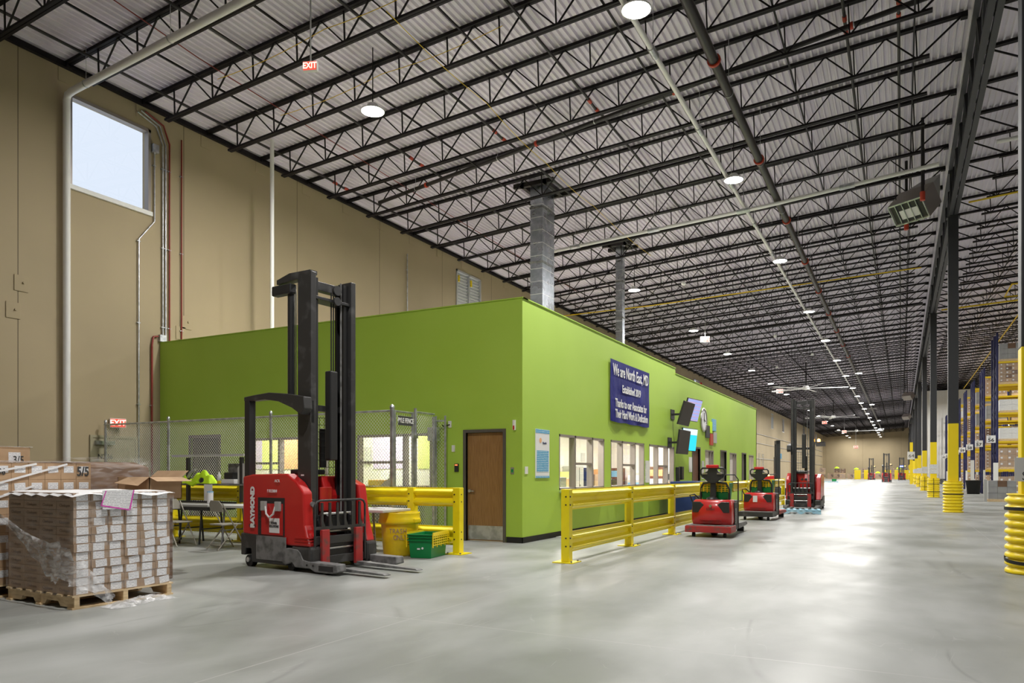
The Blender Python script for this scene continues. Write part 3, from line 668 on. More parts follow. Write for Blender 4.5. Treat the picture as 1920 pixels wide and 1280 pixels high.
# pipe rails and fittings on the beige wall beyond the office
for i, z in enumerate((3.2, 5.2, 6.4)):
    tag(MB().tube([(XW + .12, 38, z), (XW + .12, 185, z)], .035, 'greyplastic', 6).build('wall_rail'), 'grey rail running along the far beige wall, %s from the floor' % ORD[i], 'rail', 'rails on the far beige wall')
tag(MB().tube([(XW + .5, 130, 0), (XW + .5, 130, 9.6)], .32, 'red', 12).build('red_riser'), 'tall red fire riser against the far left wall', 'pipe')
tag(MB().tube([(XW + .3, 66.5, 0), (XW + .3, 66.5, 9.6)], .11, 'red', 12).build('red_riser'), 'red fire riser by the first far window', 'pipe')
for k in range(24):
    y = 39 + k * 2.7; m = MB()
    for q in (0, 1.0): m.box(XW + .02, XW + .07, y + q, y + q + .04, .1, 4.8 - .04 * k, 'greyplastic')
    for j in range(7): m.box(XW + .02, XW + .05, y + (j % 2) * .5, y + .5 + (j % 2) * .5, .9 + j * .55, .94 + j * .55, 'greyplastic')
    tag(m.build('wall_track'), 'grey steel track frame on the far beige wall, %s beyond the office' % (ORD + ['21st', '22nd', '23rd', '24th'])[k], 'track', 'track frames on the far wall')

# ducts
def duct(x0, x1, y0, y1, z0, z1, label, bands):
    t = thing('air_duct', label, 'duct', (0, 0, 0), 0, 'steel ducts rising from the office'); g = .02
    MB().box(x0, x1, y0, y1, z0, z1, 'duct').build('shaft', t, .006)
    for z in bands: MB().box(x0 - g, x1 + g, y0 - g, y1 + g, z, z + .07, 'greym').build('joint_band', t)
    m = MB(); z = z0 + .4
    while z < z1 - .3: m.box(x0 - .006, x1 + .006, y0 - .006, y1 + .006, z, z + .012, 'white'); z += .42
    m.build('seams', t)
    m = MB()
    m.box(x0 - .5, x1 + .5, y0 - .25, y0 - .13, z1 - .1, z1 + .04, 'pipe_black').box(x0 - .5, x1 + .5, y1 + .13, y1 + .25, z1 - .1, z1 + .04, 'pipe_black').box(x0 - .25, x0 - .13, y0 - .25, y1 + .25, z1 - .1, z1 + .04, 'pipe_black').box(x1 + .13, x1 + .25, y0 - .25, y1 + .25, z1 - .1, z1 + .04, 'pipe_black')
    m.build('roof_frame', t)
    return t
duct(-10.87, -10.42, 21.3, 22.2, 3.0, 10.78, 'large square galvanised air duct with dark joint bands above the green corner', (4.9, 6.6, 8.2, 10.0))
duct(-10.52, -10.22, 28.4, 28.68, 3.0, 10.75, 'slim square galvanised air duct above the banner', (5.4, 7.7, 9.2))
# hanging gas unit heater by the column row
t = thing('unit_heater', 'tilted grey unit heater with louvred face hung near the second column', 'heater', (.25, 25.9, 9.62))
hx = MB(); T = Matrix.Rotation(R(-32), 4, 'Z') @ Matrix.Rotation(R(42), 4, 'X')
hx.box(-.55, .55, -.1, .75, -.36, .36, 'alu', T); hx.build('case', t, .01)
m = MB(); m.box(-.55, .55, -.14, -.1, .32, .36, 'galv', T).box(-.55, .55, -.14, -.1, -.36, -.32, 'galv', T)
for a in (-.55, -.34, -.12, .10, .32, .53): m.box(a, a + .025, -.14, -.1, -.36, .36, 'galv', T)
m.build('grille', t); MB().box(-.5, .5, -.103, -.098, -.3, .3, 'black', T).box(-.28, .3, -.11, -.102, -.2, .1, 'paper', T).build('burner_opening', t)
MB().add([T @ Vector(p) for p in ((-.5, .75, -.3), (.5, .75, -.3), (.5, .75, .3), (-.5, .75, .3))] + [(.35, 1.0, .75), (.85, .6, .75), (.85, .6, 1.2), (.35, 1.0, 1.2)], [(0, 1, 5, 4), (1, 2, 6, 5), (2, 3, 7, 6), (3, 0, 4, 7), (4, 5, 6, 7)], 'greyplastic').build('intake_hood', t)
for a in (-.4, .4): MB().cyl((a, .2, .3), (a, .2, 1.95), .012, 'steel_dark', 6).build('hanger_rod', t)
for x, y, z, l in ((.55, 23.9, 10.2, 'near'), (.15, 26.9, 10.3, 'far')):
    tag(MB().cyl((x, y, zr(x) - .01), (x, y, z - .9), .045, 'pipe_black', 10).tube([(x, y, z - .75), (x, y, z - 1.0)], .07, 'coupling', 8).build('pipe_drop'), 'black pipe drop with orange coupling on the %s side of the unit heater' % l, 'pipe')
for k, (x, y, z) in enumerate(((.6, 90, 9.6), (.6, 120, 9.4))):
    t = thing('unit_heater', 'distant tilted unit heater by the column row, %s one' % ('nearer', 'farther')[k], 'heater', (x, y, z)); MB().box(-.5, .5, -.1, .6, -.3, .3, 'alu', T).build('case', t); MB().cyl((0, .2, .3), (0, .2, zr(x) - z), .03, 'steel_dark', 6).build('hanger_rod', t)
# big ceiling fans
def fan(x, y, z, r, ang, label):
    t = thing('ceiling_fan', label, 'fan', (x, y, z), ang, 'big ceiling fans')
    MB().cyl((0, 0, .1), (0, 0, zr(x) - z - .1), .05, 'steel_dark', 10).build('stem', t); MB().lathe([(0, .25), (.22, .22), (.3, .05), (.3, -.08), (.1, -.14), (0, -.14)], (0, 0, 0), 'white', 20).build('motor_hub', t)
    for k in range(5):
        Tm = Matrix.Rotation(2 * math.pi * k / 5, 4, 'Z') @ Matrix.Rotation(R(12), 4, 'X')
        MB().prism([(-.13, 0), (-.05, .035), (.08, .02), (.15, -.01), (.0, -.015)], .28, r, 'white', 'x', Tm).build('blade', t)
fan(-7.4, 67.5, 8.7, 3.4, 10, 'big white ceiling fan nearest, above the reach truck with the amber beacon')
fan(-8.0, 104, 8.7, 3.6, 30, 'big white ceiling fan second down the hall')
fan(-7.0, 140, 8.7, 3.6, 55, 'big white ceiling fan farthest down the hall')
t = thing('ceiling_projector', 'round wire-guarded lamp hanging at the far end near the column row', 'ceiling light', (-2.9, 128, 8.2))
MB().lathe([(0, .2), (.3, .1), (.5, -.25), (.48, -.25), (.28, .06)], (0, 0, 0), 'galv', 18).build('shade', t); MB().cyl((0, 0, .2), (0, 0, zr(-2.9) - 8.25), .02, 'steel_dark', 6).build('hanger', t)
t = thing('antenna_panel', 'flat square cable loop tray hanging off the lamp pipe far down the hall', 'cable tray', (-3.7, 104, 9.6))
MB().box(-.9, .9, -.6, -.5, 0, .06, 'greyplastic').box(-.9, .9, .5, .6, 0, .06, 'greyplastic').box(-.95, -.85, -.6, .6, 0, .06, 'greyplastic').build('tray', t)
for k, (x, y) in enumerate(((-8.1, 30), (-6.5, 44), (-5.3, 52), (-8.3, 57))):
    tag(MB().cyl((x, y, zr(x)), (x, y, 9.3), .008, 'steel_dark', 5).lathe([(0, .0), (.07, -.01), (.1, -.12), (.06, -.17), (0, -.18)], (x, y, 9.35), 'white', 12).build('ceiling_sensor'), 'small white dome device hanging under the roof, %s from the camera' % ORD[k], 'ceiling sensor', 'dome devices under the roof')
# hanging exit signs
def exit_sign(x, y, z, yaw, label, hang=True, s=1.0):
    t = thing('exit_sign', label, 'exit sign', (x, y, z), yaw, 'red exit signs')
    MB().box(-.17 * s, .17 * s, -.035, .035, -.11 * s, .11 * s, 'white').build('housing', t, .006)
    f_ = MB().box(-.155 * s, .155 * s, -.040, -.034, -.095 * s, .095 * s, 'exit').build('face', t)
    text('EXIT', .19 * s, 'exitlet', face((0, -.041, 0), '-y'), f_, sx=.85, bold=.004)
    if hang: MB().cyl((0, 0, .1 * s), (0, 0, zr(x) - z), .014, 'greyplastic', 8).build('stem', t)
    return t
exit_sign(-9.0, 9.35, 8.28, 20, 'red hanging exit sign high up left, nearest the camera', s=.75)
exit_sign(-10.03, 41.8, 9.0, 10, 'red hanging exit sign beyond the slim duct', s=1.5)
exit_sign(-10.15, 71.5, 9.0, 10, 'red hanging exit sign just left of the nearest ceiling fan', s=1.8)
exit_sign(-9.6, 110, 8.4, 0, 'red hanging exit sign below the second ceiling fan', s=2); exit_sign(-8.2, 128, 8, 0, 'red hanging exit sign below the far fan', s=2)
exit_sign(-7.6, 150, 6.2, 0, 'red exit sign hanging lowest before the far wall', s=2.4)
exit_sign(XW + .12, 10.85, 2.50, 62, 'red exit sign on the beige wall above the door marked N206', False)

# ================================================================= GREEN WALL FITTINGS
F = XC
t = thing('banner', 'navy banner reading We are North East, MD on the green side wall', 'banner', (F + .02, 18.1, 3.35), 90)
n = 14; vs = []; fs = []; W, H = 3.05, 1.51
for j in range(n + 1):
    for i in range(n + 1):
        u, v = i / n, j / n; sag = .035 * abs(math.sin(u * 3 * math.pi)) * (1 - v) ** 3
        vs.append(((u - .5) * W, -.015 - .05 * (1 - v) ** 4 * abs(math.sin(u * 3 * math.pi)) - .005 * math.sin(v * 9 + u * 5), (v - .5) * H - .0 - sag))
for j in range(n):
    for i in range(n): a = j * (n + 1) + i; fs.append((a, a + 1, a + n + 2, a + n + 1))
MB().add(vs, fs, 'banner', True).build('cloth', t)
for s_, z, sz, sx in (('We are North East, MD', .50, .40, .70), ('Established 2019', .08, .27, .80), ('Thanks to our Associates for', -.30, .29, .72), ('Their Hard Work & Dedication', -.57, .29, .685)):
    text(s_, sz, 'paper', Matrix.Translation((0, -.034 - (.02 if z < -.4 else 0), z)) @ Matrix.Rotation(R(90), 4, 'X'), t, 'banner_text', sx, bold=.006)
def panel(name, y0, y1, z0, z1, k, label, cat, d=.012, deco=None, grp=None):
    t = thing(name, label, cat, (F + .001, (y0 + y1) / 2, (z0 + z1) / 2), 90, grp); W = (y1 - y0) / 2; H = (z1 - z0) / 2
    MB().box(-W, W, -d, 0, -H, H, k).build('board', t)
    if deco: deco(t, W, H, d)
    return t
def nd_(t, W, H, d):
    for a, b, c in ((W, H - .08, H), (W, -H, -H + .04), (W * .86, -H + .12, H - .42)): MB().box(-a, a, -d - .003, -d, b, c, 'notice').build('printed_panel', t)
    MB().cyl((-.1, -d - .004, H - .22), (-.1, -d, H - .22), .05, 'inorange', 12).build('emblem', t); text('North', .07, 'navy', Matrix.Translation((.08, -d - .004, H - .27)) @ Matrix.Rotation(R(90), 4, 'X'), t)
panel('notice_poster', 12.57, 13.19, 1.22, 2.18, 'paper', 'tall white and blue notice poster beside the green corner', 'poster', .012, nd_)
panel('light_switch_plate', 12.13, 12.25, 1.30, 1.44, 'white', 'small white plate just right of the green corner', 'wall plate')
panel('paper_sheet', 24.02, 24.40, 1.35, 1.85, 'paper', 'white paper sheet on the green wall left of the brown doorway', 'paper')
panel('barcode_strip', 25.75, 26.1, 1.1, 1.75, 'barcode', 'white sign with printed bars on the green wall right of the brown doorway', 'sign')
tag(MB().box(F, F + .12, 22.75, 22.98, 1.10, 1.52, 'black').build('soap_dispenser', None, .01), 'black wall dispenser right of the third hatch window', 'dispenser')
tag(MB().box(F, F + .04, 19.36, 19.68, 1.05, 1.66, 'barcode').build('document_rack'), 'black and white sign between the second and third hatch windows', 'sign')
# clock and coloured boards
t = thing('wall_clock', 'round silver clock on the green wall right of the screens', 'clock', (F, 25.98, 3.22), 90)
MB().lathe([(.0, .0), (.42, .0), (.44, .03), (.40, .06), (.36, .05)], (0, 0, 0), 'chrome', 32, Matrix.Rotation(R(90), 4, 'X')).build('rim', t)
MB().lathe([(0, .035), (.37, .035)], (0, 0, 0), 'paper', 32, Matrix.Rotation(R(90), 4, 'X')).build('dial', t); MB().bar((0, -.045, 0), (0, -.045, .25), .02, 'print').bar((0, -.045, 0), (.15, -.045, -.05), .025, 'print').build('hand', t)
for y0, y1, z0, z1, k, l in ((26.3, 26.85, 2.60, 3.05, 'print', 'black framed'), (26.9, 27.25, 2.80, 3.22, 'lime', 'lime'), (27.3, 27.9, 2.90, 3.35, 'screen2', 'turquoise'), (26.95, 27.4, 2.35, 2.78, 'coupling', 'orange'), (27.5, 28.0, 2.45, 2.86, 'greyplastic', 'grey patterned')):
    kk = 'notice' if k == 'screen2' else k
    panel('wall_board', y0, y1, z0, z1, kk, l + ' board in the cluster of small boards right of the clock', 'wall board', .04, None, 'small boards right of the clock')
# tv screens in back-to-back pairs
def tv(x, y, z, yaw, tilt, k, label):
    t = thing('tv_screen', label, 'tv', (x, y, z), 0, 'wall screens'); t.rotation_euler = (R(tilt), 0, R(yaw))
    MB().box(-.62, .62, 0, .05, -.365, .365, 'black').build('casing', t, .01)
    if k:
        f_ = MB().box(-.60, .60, -.006, 0, -.345, .345, k).build('display', t)
        if k == 'screen2': MB().box(-.60, .60, -.009, -.006, .16, .345, 'screenw').build('title_strip', f_)
    MB().bar((0, .05, 0), (0, .22, -.0), .1, 'black').build('bracket', t)
    return t
tv(-5.85, 22.05, 3.13, 90, 17, None, 'upper switched-off black screen, tilted down, over the third hatch window')
tv(-6.02, 23.45, 3.36, 83, 15, 'screen1', 'upper lit screen showing a blue and pink picture')
tv(-5.85, 21.74, 2.25, 90, 7, None, 'lower switched-off black screen over the third hatch window')
tv(-6.02, 23.0, 2.38, 83, 6, 'screen2', 'lower lit screen, turquoise with a white strip')
for i, (y, z) in enumerate(((22.05, 3.13), (23.4, 3.36), (21.74, 2.25), (23.0, 2.38))):
    tag(MB().box(F, F + .02, y - .2, y + .2, z - .15, z + .15, 'black').bar((F, y, z), (F + .25, y, z), .06, 'black').build('screen_mount'), 'black arm mount behind the %s screen' % ('upper black', 'upper lit', 'lower black', 'lower lit')[i], 'bracket', 'screen mounts')

# front-face fittings
def fplate(name, x, z, w_, h_, k, label, cat, d=.02, extra=None):
    t = thing(name, label, cat, (x, YC, z)); MB().box(-w_ / 2, w_ / 2, -d, 0, -h_ / 2, h_ / 2, k).build('body', t, .003)
    if extra: MB().box(-w_ * .3, w_ * .3, -d - .004, -d, extra[1], extra[2], extra[0]).build('indicator', t)
fplate('light_switch_plate', -7.84, 1.80, .07, .13, 'white', 'white blank plate left of the oak door, middle height', 'wall plate')
fplate('light_switch_plate', -7.92, 2.28, .07, .13, 'white', 'white plate with a black cable by the chain-link gate', 'wall plate')
fplate('card_reader', -7.76, 1.42, .09, .16, 'black', 'black card reader with red light left of the oak door', 'card reader', .03, ('led', .045, .065))
fplate('exit_button', -6.52, 1.36, .07, .13, 'galv', 'steel exit button plate with green button right of the oak door', 'button plate', .015, ('green_tote', -.03, .03))
fplate('fire_strobe', -6.47, 2.22, .05, .19, 'white', 'white and red fire alarm right above the oak door', 'alarm', .05, ('red', -.09, -.01))
# objects on the office counters and inside
t = thing('office_counter', 'grey counter inside the first hatch window', 'counter', (-6.9, 14.9, 0))
MB().box(-.35, .35, -1.2, 1.2, .86, .90, 'ltgrey').build('top', t); MB().box(-.3, .3, -1.15, 1.15, .012, .86, 'inwall').build('cabinet', t)
for i, (x, y, w_, h_, k, l) in enumerate(((-6.95, 14.0, .2, .22, 'card', 'brown box by the left of the first hatch window'), (-6.9, 14.45, .22, .16, 'notice', 'blue and white box inside the first hatch window'), (-6.95, 15.0, .3, .32, 'greyplastic', 'grey machine inside the first hatch window'), (-6.9, 15.55, .22, .3, 'inorange', 'orange box inside the first hatch window'))):
    tag(MB().box(x - w_ / 2, x + w_ / 2, y - w_ / 2, y + w_ / 2, .9, .9 + h_, k).build('counter_box', None, .01), l, 'box')
for i, (y0, l) in enumerate(((17.0, 'second'), (20.1, 'third'))):
    t = thing('office_desk', 'white desk inside the %s hatch window' % l, 'desk', (-7.0, y0 + 1, 0)); MB().box(-.35, .35, -1.1, 1.1, .84, .88, 'ltgrey').build('top', t); MB().box(-.3, .3, -1.05, 1.05, .012, .84, 'inwall').build('cabinet', t)
    b = thing('spray_bottle', 'white spray bottle with blue label inside the %s hatch window' % l, 'bottle', (-6.85, y0 + .95, .88))
    MB().lathe([(0, 0), (.06, 0), (.06, .17), (.02, .22), (.02, .26), (0, .26)], (0, 0, 0), 'paper', 14).build('bottle', b); MB().lathe([(.062, .04), (.062, .08)], (0, 0, 0), 'navy', 14).build('label_band', b); MB().box(-.02, .09, -.015, .015, .26, .30, 'paper').build('trigger', b)
    tag(MB().box(-10.79, -10.6, y0 - .4, y0 + .9, .02, 1.4, 'navy' if i == 0 else 'brown').build('filing_cabinet', None, .01), '%s cabinet against the office back wall behind the %s hatch window' % (('dark blue', 'brown')[i], l), 'cabinet')
for i, (x0, x1, z0, z1, k, l) in enumerate(((-11.7, -11.5, 1.55, 1.95, 'ltgrey', 'grey paper beside the lilac wall'), (-11.2, -10.95, .9, 1.35, 'paper', 'white sheet low on the lilac wall'), (-10.8, -10.5, .9, 1.35, 'paper', 'white sheet below the lime wall'), (-15.0, -14.8, .95, 1.3, 'paper', 'white paper below the lime wall seen through the left front window'))):
    tag(MB().box(x0, x1, 13.97, 13.998, z0, z1, k).build('wall_paper_sheet'), l, 'paper')
for i, (x, k, l) in enumerate(((-13.3, 'rackyel', 'yellow'), (-12.7, 'red', 'red'), (-12.2, 'navy', 'blue'), (-10.2, 'inorange', 'orange'), (-9.3, 'card', 'brown'))):
    tag(MB().box(x - .25, x + .25, 12.6, 12.95, .82, 1.05 + .12 * (i % 2), k).build('supply_bin', None, .015), l + ' supply bin on the shelf behind the front office windows', 'bin', 'supply bins behind the front windows')
t = thing('supply_shelf', 'white shelf behind the front office windows', 'shelf', (-11.4, 12.8, 0)); MB().box(-2.3, 2.8, -.25, .25, .78, .82, 'ltgrey').build('top', t)
for a in (-2.2, .2, 2.7): MB().box(a, a + .05, -.2, .2, .012, .78, 'greyplastic').build('support', t)

# ================================================================= BARRIERS AND FENCE
def rail_profile(z0, y=0):
    """two-hump corrugated beam section in (y, z), height .31"""
    H = .31; out = [(.0, 0), (.0, .02), (.055, .045), (.075, .06), (.075, .085), (.03, .115), (.008, .13), (.008, .18), (.03, .195), (.075, .225), (.075, .25), (.055, .265), (.0, .29), (.0, .31)]
    return [(y - a, z0 + b) for a, b in out] + [(y - a + .012, z0 + b) for a, b in out[::-1]]
def barrier(label, loc, rz, posts, skip_low=()):
    """posts along local x; beams on the -y face"""
    t = thing('guard_rail', label, 'guard rail', loc, rz, 'yellow guard rails')
    for i, p in enumerate(posts):
        m = MB().box(p - .065, p + .065, -.0, .13, .012, 1.08, 'yellow'); po = m.build('post', t, .008)
        MB().box(p - .16, p + .16, -.1, .23, 0, .014, 'yellow').build('base_plate', po)
        b = MB()
        for z in (.24, .36, .85, .97): b.cyl((p - .03 + .0, .0, z), (p - .03, -.012, z), .012, 'black', 8).cyl((p + .065, .06, z), (p + .072, .06, z), .010, 'black', 8).cyl((p - .072, .05, z), (p - .065, .05, z), .012, 'black', 8)
        b.build('bolts', po)
        for dx in (-.12, .12): MB().cyl((p + dx, -.06, .014), (p + dx, -.06, .035), .014, 'greym', 8).build('anchor_bolt', po)
    for a, b in zip(posts, posts[1:]):
        for z in (.14, .77):
            m = MB(); m.prism(rail_profile(z, .065), a + .066, b - .066, 'yellow', 'x'); o = m.build('rail_beam', t)
    return t
barrier('yellow two-beam guard rail in front of the chain-link fence, beside the bin', (0, 9.93, 0), 0, [-13.40, -11.40, -9.35, -7.33, -6.42])
barrier('long yellow two-beam guard rail running along the aisle beside the hatch windows', (-4.26 - .065, 0, 0), 90, [9.79 + 2.76 * i for i in range(9)])
# chain-link enclosure
YFN = 10.5; GX = -8.15; FH = 2.44
fence = thing('chain_link_fence', 'galvanised chain-link fence across the front of the green wall', 'fence', (0, YFN, 0))
def linkmesh(L, H, P=.068, w_=.0042):
    """woven diamond wire in local x-z, as thin flat bars"""
    m = MB()
    def clip(x0, s_):
        a = max(0, -x0 if s_ > 0 else 0); pts = []
        z0 = 0; x = x0
        za, zb = 0, H; xa = x0; xb = x0 + s_ * H
        if s_ > 0:
            if xa < 0: za = -xa; xa = 0
            if xb > L: zb = L - x0; xb = L
        else:
            if xa > L: za = xa - L; xa = L
            if xb < 0: zb = x0; xb = 0
        return (xa, za, xb, zb) if zb > za + .02 else None
    i = -int(H / P) - 1
    while i * P < L + H:
        for s_ in (1, -1):
            c = clip(i * P, s_)
            if c: m.bar((c[0], .004 * s_, c[1] + .03), (c[2], .004 * s_, c[3] + .03), w_, 'wire')
        i += 1
    k = 0
    while k * P < L: m.bar((k * P, 0, H + .02), (k * P + .012, 0, H + .065), w_, 'wire'); k += 1
    return m
linkmesh(GX - XW - .25, FH - .08).build('wire_mesh', fence, 0, (XW + .2, 0, .02))
MB().cyl((XW + .15, 0, FH), (GX, 0, FH), .021, 'galv', 10).build('top_rail', fence); MB().cyl((XW + .15, 0, .06), (GX, 0, .06), .004, 'wire', 6).build('tension_wire', fence)
for x in (XW + .2, -14.24, -11.16, -9.7, GX):
    r_ = .042 if x in (GX,) else .03
    p_ = MB().cyl((x, 0, 0), (x, 0, FH + .05), r_, 'galv', 14).build('post', fence); MB().lathe([(r_ + .006, 0), (r_ + .006, .03), (.02, .06), (0, .07)], (x, 0, FH + .05), 'galv', 14).build('post_cap', p_)
t = thing('fence_gate', 'chain-link gate with metal sign, closing the side of the fence', 'gate', (GX, YFN + .05, 0), 90)
linkmesh(.52, FH - .1).build('wire_mesh', t, 0, (.03, 0, 0)); MB().cyl((.0, 0, FH), (.56, 0, FH), .02, 'galv', 10).build('top_rail', t)
for a in (.02, .56): MB().cyl((a, 0, .05), (a, 0, FH + .02), .024, 'galv', 12).build('stile', t)
MB().bar((.53, -.02, 2.0), (.67, -.02, 2.0), .06, 'galv').build('latch', t)
pf = MB().box(.07, .50, -.05, -.04, 2.19, 2.36, 'print').build('name_plate', t); text('PYLE FENCE', .125, 'paper', Matrix.Translation((.285, -.053, 2.275)) @ Matrix.Rotation(R(90), 4, 'X'), pf, sx=.72, bold=.002)
t = thing('chain_link_fence', 'short chain-link panel between the gate and the green wall', 'fence', (GX, YFN + .70, 0), 90)
linkmesh(.60, FH - .05).build('wire_mesh', t, 0, (.0, 0, 0)); MB().cyl((.0, 0, FH + .03), (.62, 0, FH + .03), .02, 'galv', 10).build('top_rail', t)
for a, h in ((.0, .1), (.60, -.02)): MB().cyl((a, 0, 0), (a, 0, FH + h), .03, 'galv', 12).build('post', t)
t = thing('gate_leaf', 'narrow open chain-link gate leaf with grey lock box left of the oak door', 'gate', (-8.35, YC - .16, 0), 0)
for a in (.2, .42): MB().cyl((a, 0, .03), (a, 0, FH + .0), .022, 'galv', 12).build('stile', t)
for z in (.1, FH - .1): MB().cyl((.2, 0, z), (.42, 0, z), .018, 'galv', 8).build('crossbar', t)
linkmesh(.22, FH - .15).build('wire_mesh', t, 0, (.2, 0, .03)); MB().box(.04, .26, -.06, .04, 1.95, 2.22, 'galv').build('lock_box', t)
tag(MB().tube([(-8.0, YC - .16, 2.26), (-7.98, YC - .12, 2.22), (-7.94, YC - .06, 2.26), (-7.92, YC - .02, 2.27)], .012, 'rubber', 6).build('cable'), 'short black cable from the gate to the wall plate', 'cable')
tag(MB().prism([(0, 0), (.45, 0), (.45, .42), (.28, .30), (0, .12)], 0, .02, 'ltgrey', 'y').build('grey_panel', None, 0, (-8.62, YFN + .1, .9)), 'pale grey angled panel behind the fence by the gate post', 'panel')
tag(MB().box(-9.4, -8.9, YC - .6, YC - .1, 0, 1.05, 'greym').build('storage_crate', None, .02), 'grey crate behind the fence below the right front window', 'crate')

# ================================================================= REACH TRUCK
def reach_truck(label, loc, rz, beacon=False, logo=True, group='reach trucks', simple=False):
    t = thing('reach_truck', label, 'forklift', loc, rz, group)
    Wd = .60
    # rear body
    side = [(-1.95, .46), (-1.95, 1.27), (-1.75, 1.30), (-1.15, 1.31), (-1.0, 1.31), (-.80, 1.20), (-.66, 1.06), (-.63, .62), (-.54, .34), (-1.0, .34)]
    b = MB().prism(side, -Wd, -.44, 'red', 'y'); b.build('side_cover', t, .025)
    b = MB().prism([(-1.95, .46), (-1.95, 1.27), (-1.75, 1.30), (-1.15, 1.30), (-1.15, .34)], -.44, .0, 'red', 'y'); b.build('battery_housing', t, .02)
    MB().prism([(-1.3, .34), (-1.3, 1.25), (-1.0, 1.28), (-.9, 1.0), (-.9, .34)], .0, .44, 'red', 'y').build('front_bulkhead', t, .02)
    MB().prism([(-1.95, .46), (-1.95, 1.24), (-1.05, 1.28), (-.72, 1.15), (-.63, .62), (-.54, .34), (-1.0, .34)], .44, Wd, 'red', 'y').build('side_cover', t, .025)
    # recessed battery opening on the near side
    rc = MB(); rc.box(-1.60, -1.03, -Wd - .006, -Wd - .001, .46, .98, 'black').build('battery_opening', t, .004)
    MB().box(-1.52, -1.06, -Wd - .010, -Wd - .006, .47, .90, 'red').build('battery', t)
    for a in (-1.44, -1.14): MB().box(a - .05, a + .05, -Wd - .05, -Wd - .01, .80, .93, 'greyplastic').build('connector', t, .006)
    MB().tube([(-1.39, -Wd - .04, .86), (-1.36, -Wd - .05, .76), (-1.29, -Wd - .055, .71), (-1.21, -Wd - .05, .76), (-1.18, -Wd - .04, .86)], .014, 'paper', 8).build('cable', t)
    for k in range(6): MB().box(-1.58, -1.53, -Wd - .014, -Wd - .006, .66 + k * .05, .67 + k * .05, 'print').build('vent_slot', t)
    # black base
    MB().prism([(-1.97, .16), (-1.97, .47), (-1.60, .46), (-1.30, .44), (-1.13, .40), (-1.02, .27), (-.97, .07), (-1.72, .07), (-1.74, .26), (-1.86, .26), (-1.88, .16)], -Wd - .015, Wd + .015, 'blackm', 'y').build('base_frame', t, .012)
    MB().box(-.90, -.50, -Wd - .01, -.40, .05, .345, 'blackm').build('front_foot', t, .04); MB().box(-.90, -.50, .40, Wd + .01, .05, .345, 'blackm').build('front_foot', t, .04)
    for z in (.37, .41, .45): MB().box(-.82, -.545, -Wd - .012, -.45, z, z + .014, 'red').build('trim_band', t)
    MB().box(-1.62, -.98, -Wd - .022, -Wd - .014, .12, .45, 'greym').build('access_panel', t, .01)
    for s_ in (-1, 1): MB().cyl((-1.80, s_ * .52, .085), (-1.80, s_ * .60, .085), .085, 'rubber', 18).cyl((-1.80, s_ * .60, .1), (-1.80, s_ * .625, .1), .035, 'chrome', 12).build('wheel', t)
    # outriggers
    for s_ in (-1, 1):
        o = MB().prism([(-1.06, .10), (-1.04, .22), (-.98, .31), (-.76, .30), (-.70, .26), (-.64, .17), (-.50, .15), (.0, .145), (.02, .05), (-.08, .022), (-.42, .022), (-.5, .06), (-.80, .06), (-.86, .12), (-1.0, .08)], s_ * .62, s_ * .46, 'greym', 'y').build('outrigger', t, .012)
        for a in (-.56, -.44): MB().cyl((a, s_ * .62, .105), (a, s_ * .626, .105), .014, 'black', 8).build('hole', o)
        MB().box(-.33, -.06, s_ * .622 - .002, s_ * .622 + .002, .05, .115, 'black').build('wheel_slot', o)
        MB().cyl((-.2, s_ * .5, .05), (-.2, s_ * .58, .05), .05, 'rubber', 12).build('load_wheel', o); MB().cyl((-.92, s_ * .5, .07), (-.92, s_ * .58, .07), .07, 'rubber', 12).build('support_wheel', o)
    # mast
    for s_ in (-1, 1):
        m = MB(); y = s_ * .36 - .03
        m.box(-.97, -.70, y - s_ * .045, y + s_ * .045, .05, 4.05, 'blackm'); m.build('outer_mast', t, .006)
        m = MB(); m.box(-.94, -.90, y - s_ * .05, y - s_ * .13, .08, 4.0, 'black').box(-.80, -.76, y - s_ * .05, y - s_ * .13, .08, 4.0, 'black').box(-.90, -.8, y - s_ * .06, y - s_ * .075, .08, 3.98, 'black'); m.build('inner_mast', t)
    MB().cyl((-.74, .13, .6), (-.74, .13, 4.0), .012, 'greym', 8).build('lift_chain', t)
    MB().box(-.96, -.84, -.36, .32, 3.86, 3.98, 'blackm').box(-.97, -.72, -.34, .30, 3.70, 3.74, 'black').build('top_crossbar', t, .004)
    MB().box(-.96, -.84, -.36, .32, 2.18, 2.26, 'blackm').build('middle_crossbar', t, .004)
    MB().box(-.9, -.80, -.36, .32, .05, .12, 'blackm').build('lower_crossbar', t)
    MB().prism([(-1.42, 4.02), (-1.15, 4.08), (-.72, 4.07), (-.72, 4.02), (-.95, 3.98), (-1.42, 3.96)], -.43, -.31, 'blackm', 'y').build('mast_cap', t)
    MB().box(-1.50, -1.10, -.46, -.34, 3.80, 3.94, 'black').build('camera_box', t, .02)
    for y in (.02,): MB().cyl((-.72, y, 3.87), (-.68, y, 3.87), .07, 'blackm', 14).cyl((-.72, y, 3.72), (-.68, y, 3.72), .06, 'blackm', 14).build('pulley', t)
    for q in (-.01, .03): MB().cyl((-.78, q, 2.7), (-.78, q, 3.85), .010, 'black', 6).build('hose', t)
    MB().box(-.86, -.74, -.06, .08, 1.5, 2.75, 'black').build('lift_cylinder', t, .02)
    MB().cyl((-1.17, -.38, 2.30), (-1.17, -.38, 3.88), .05, 'black', 10).cyl((-1.06, -.39, 2.30), (-1.06, -.39, 3.85), .008, 'chrome', 6).build('side_cylinder', t)
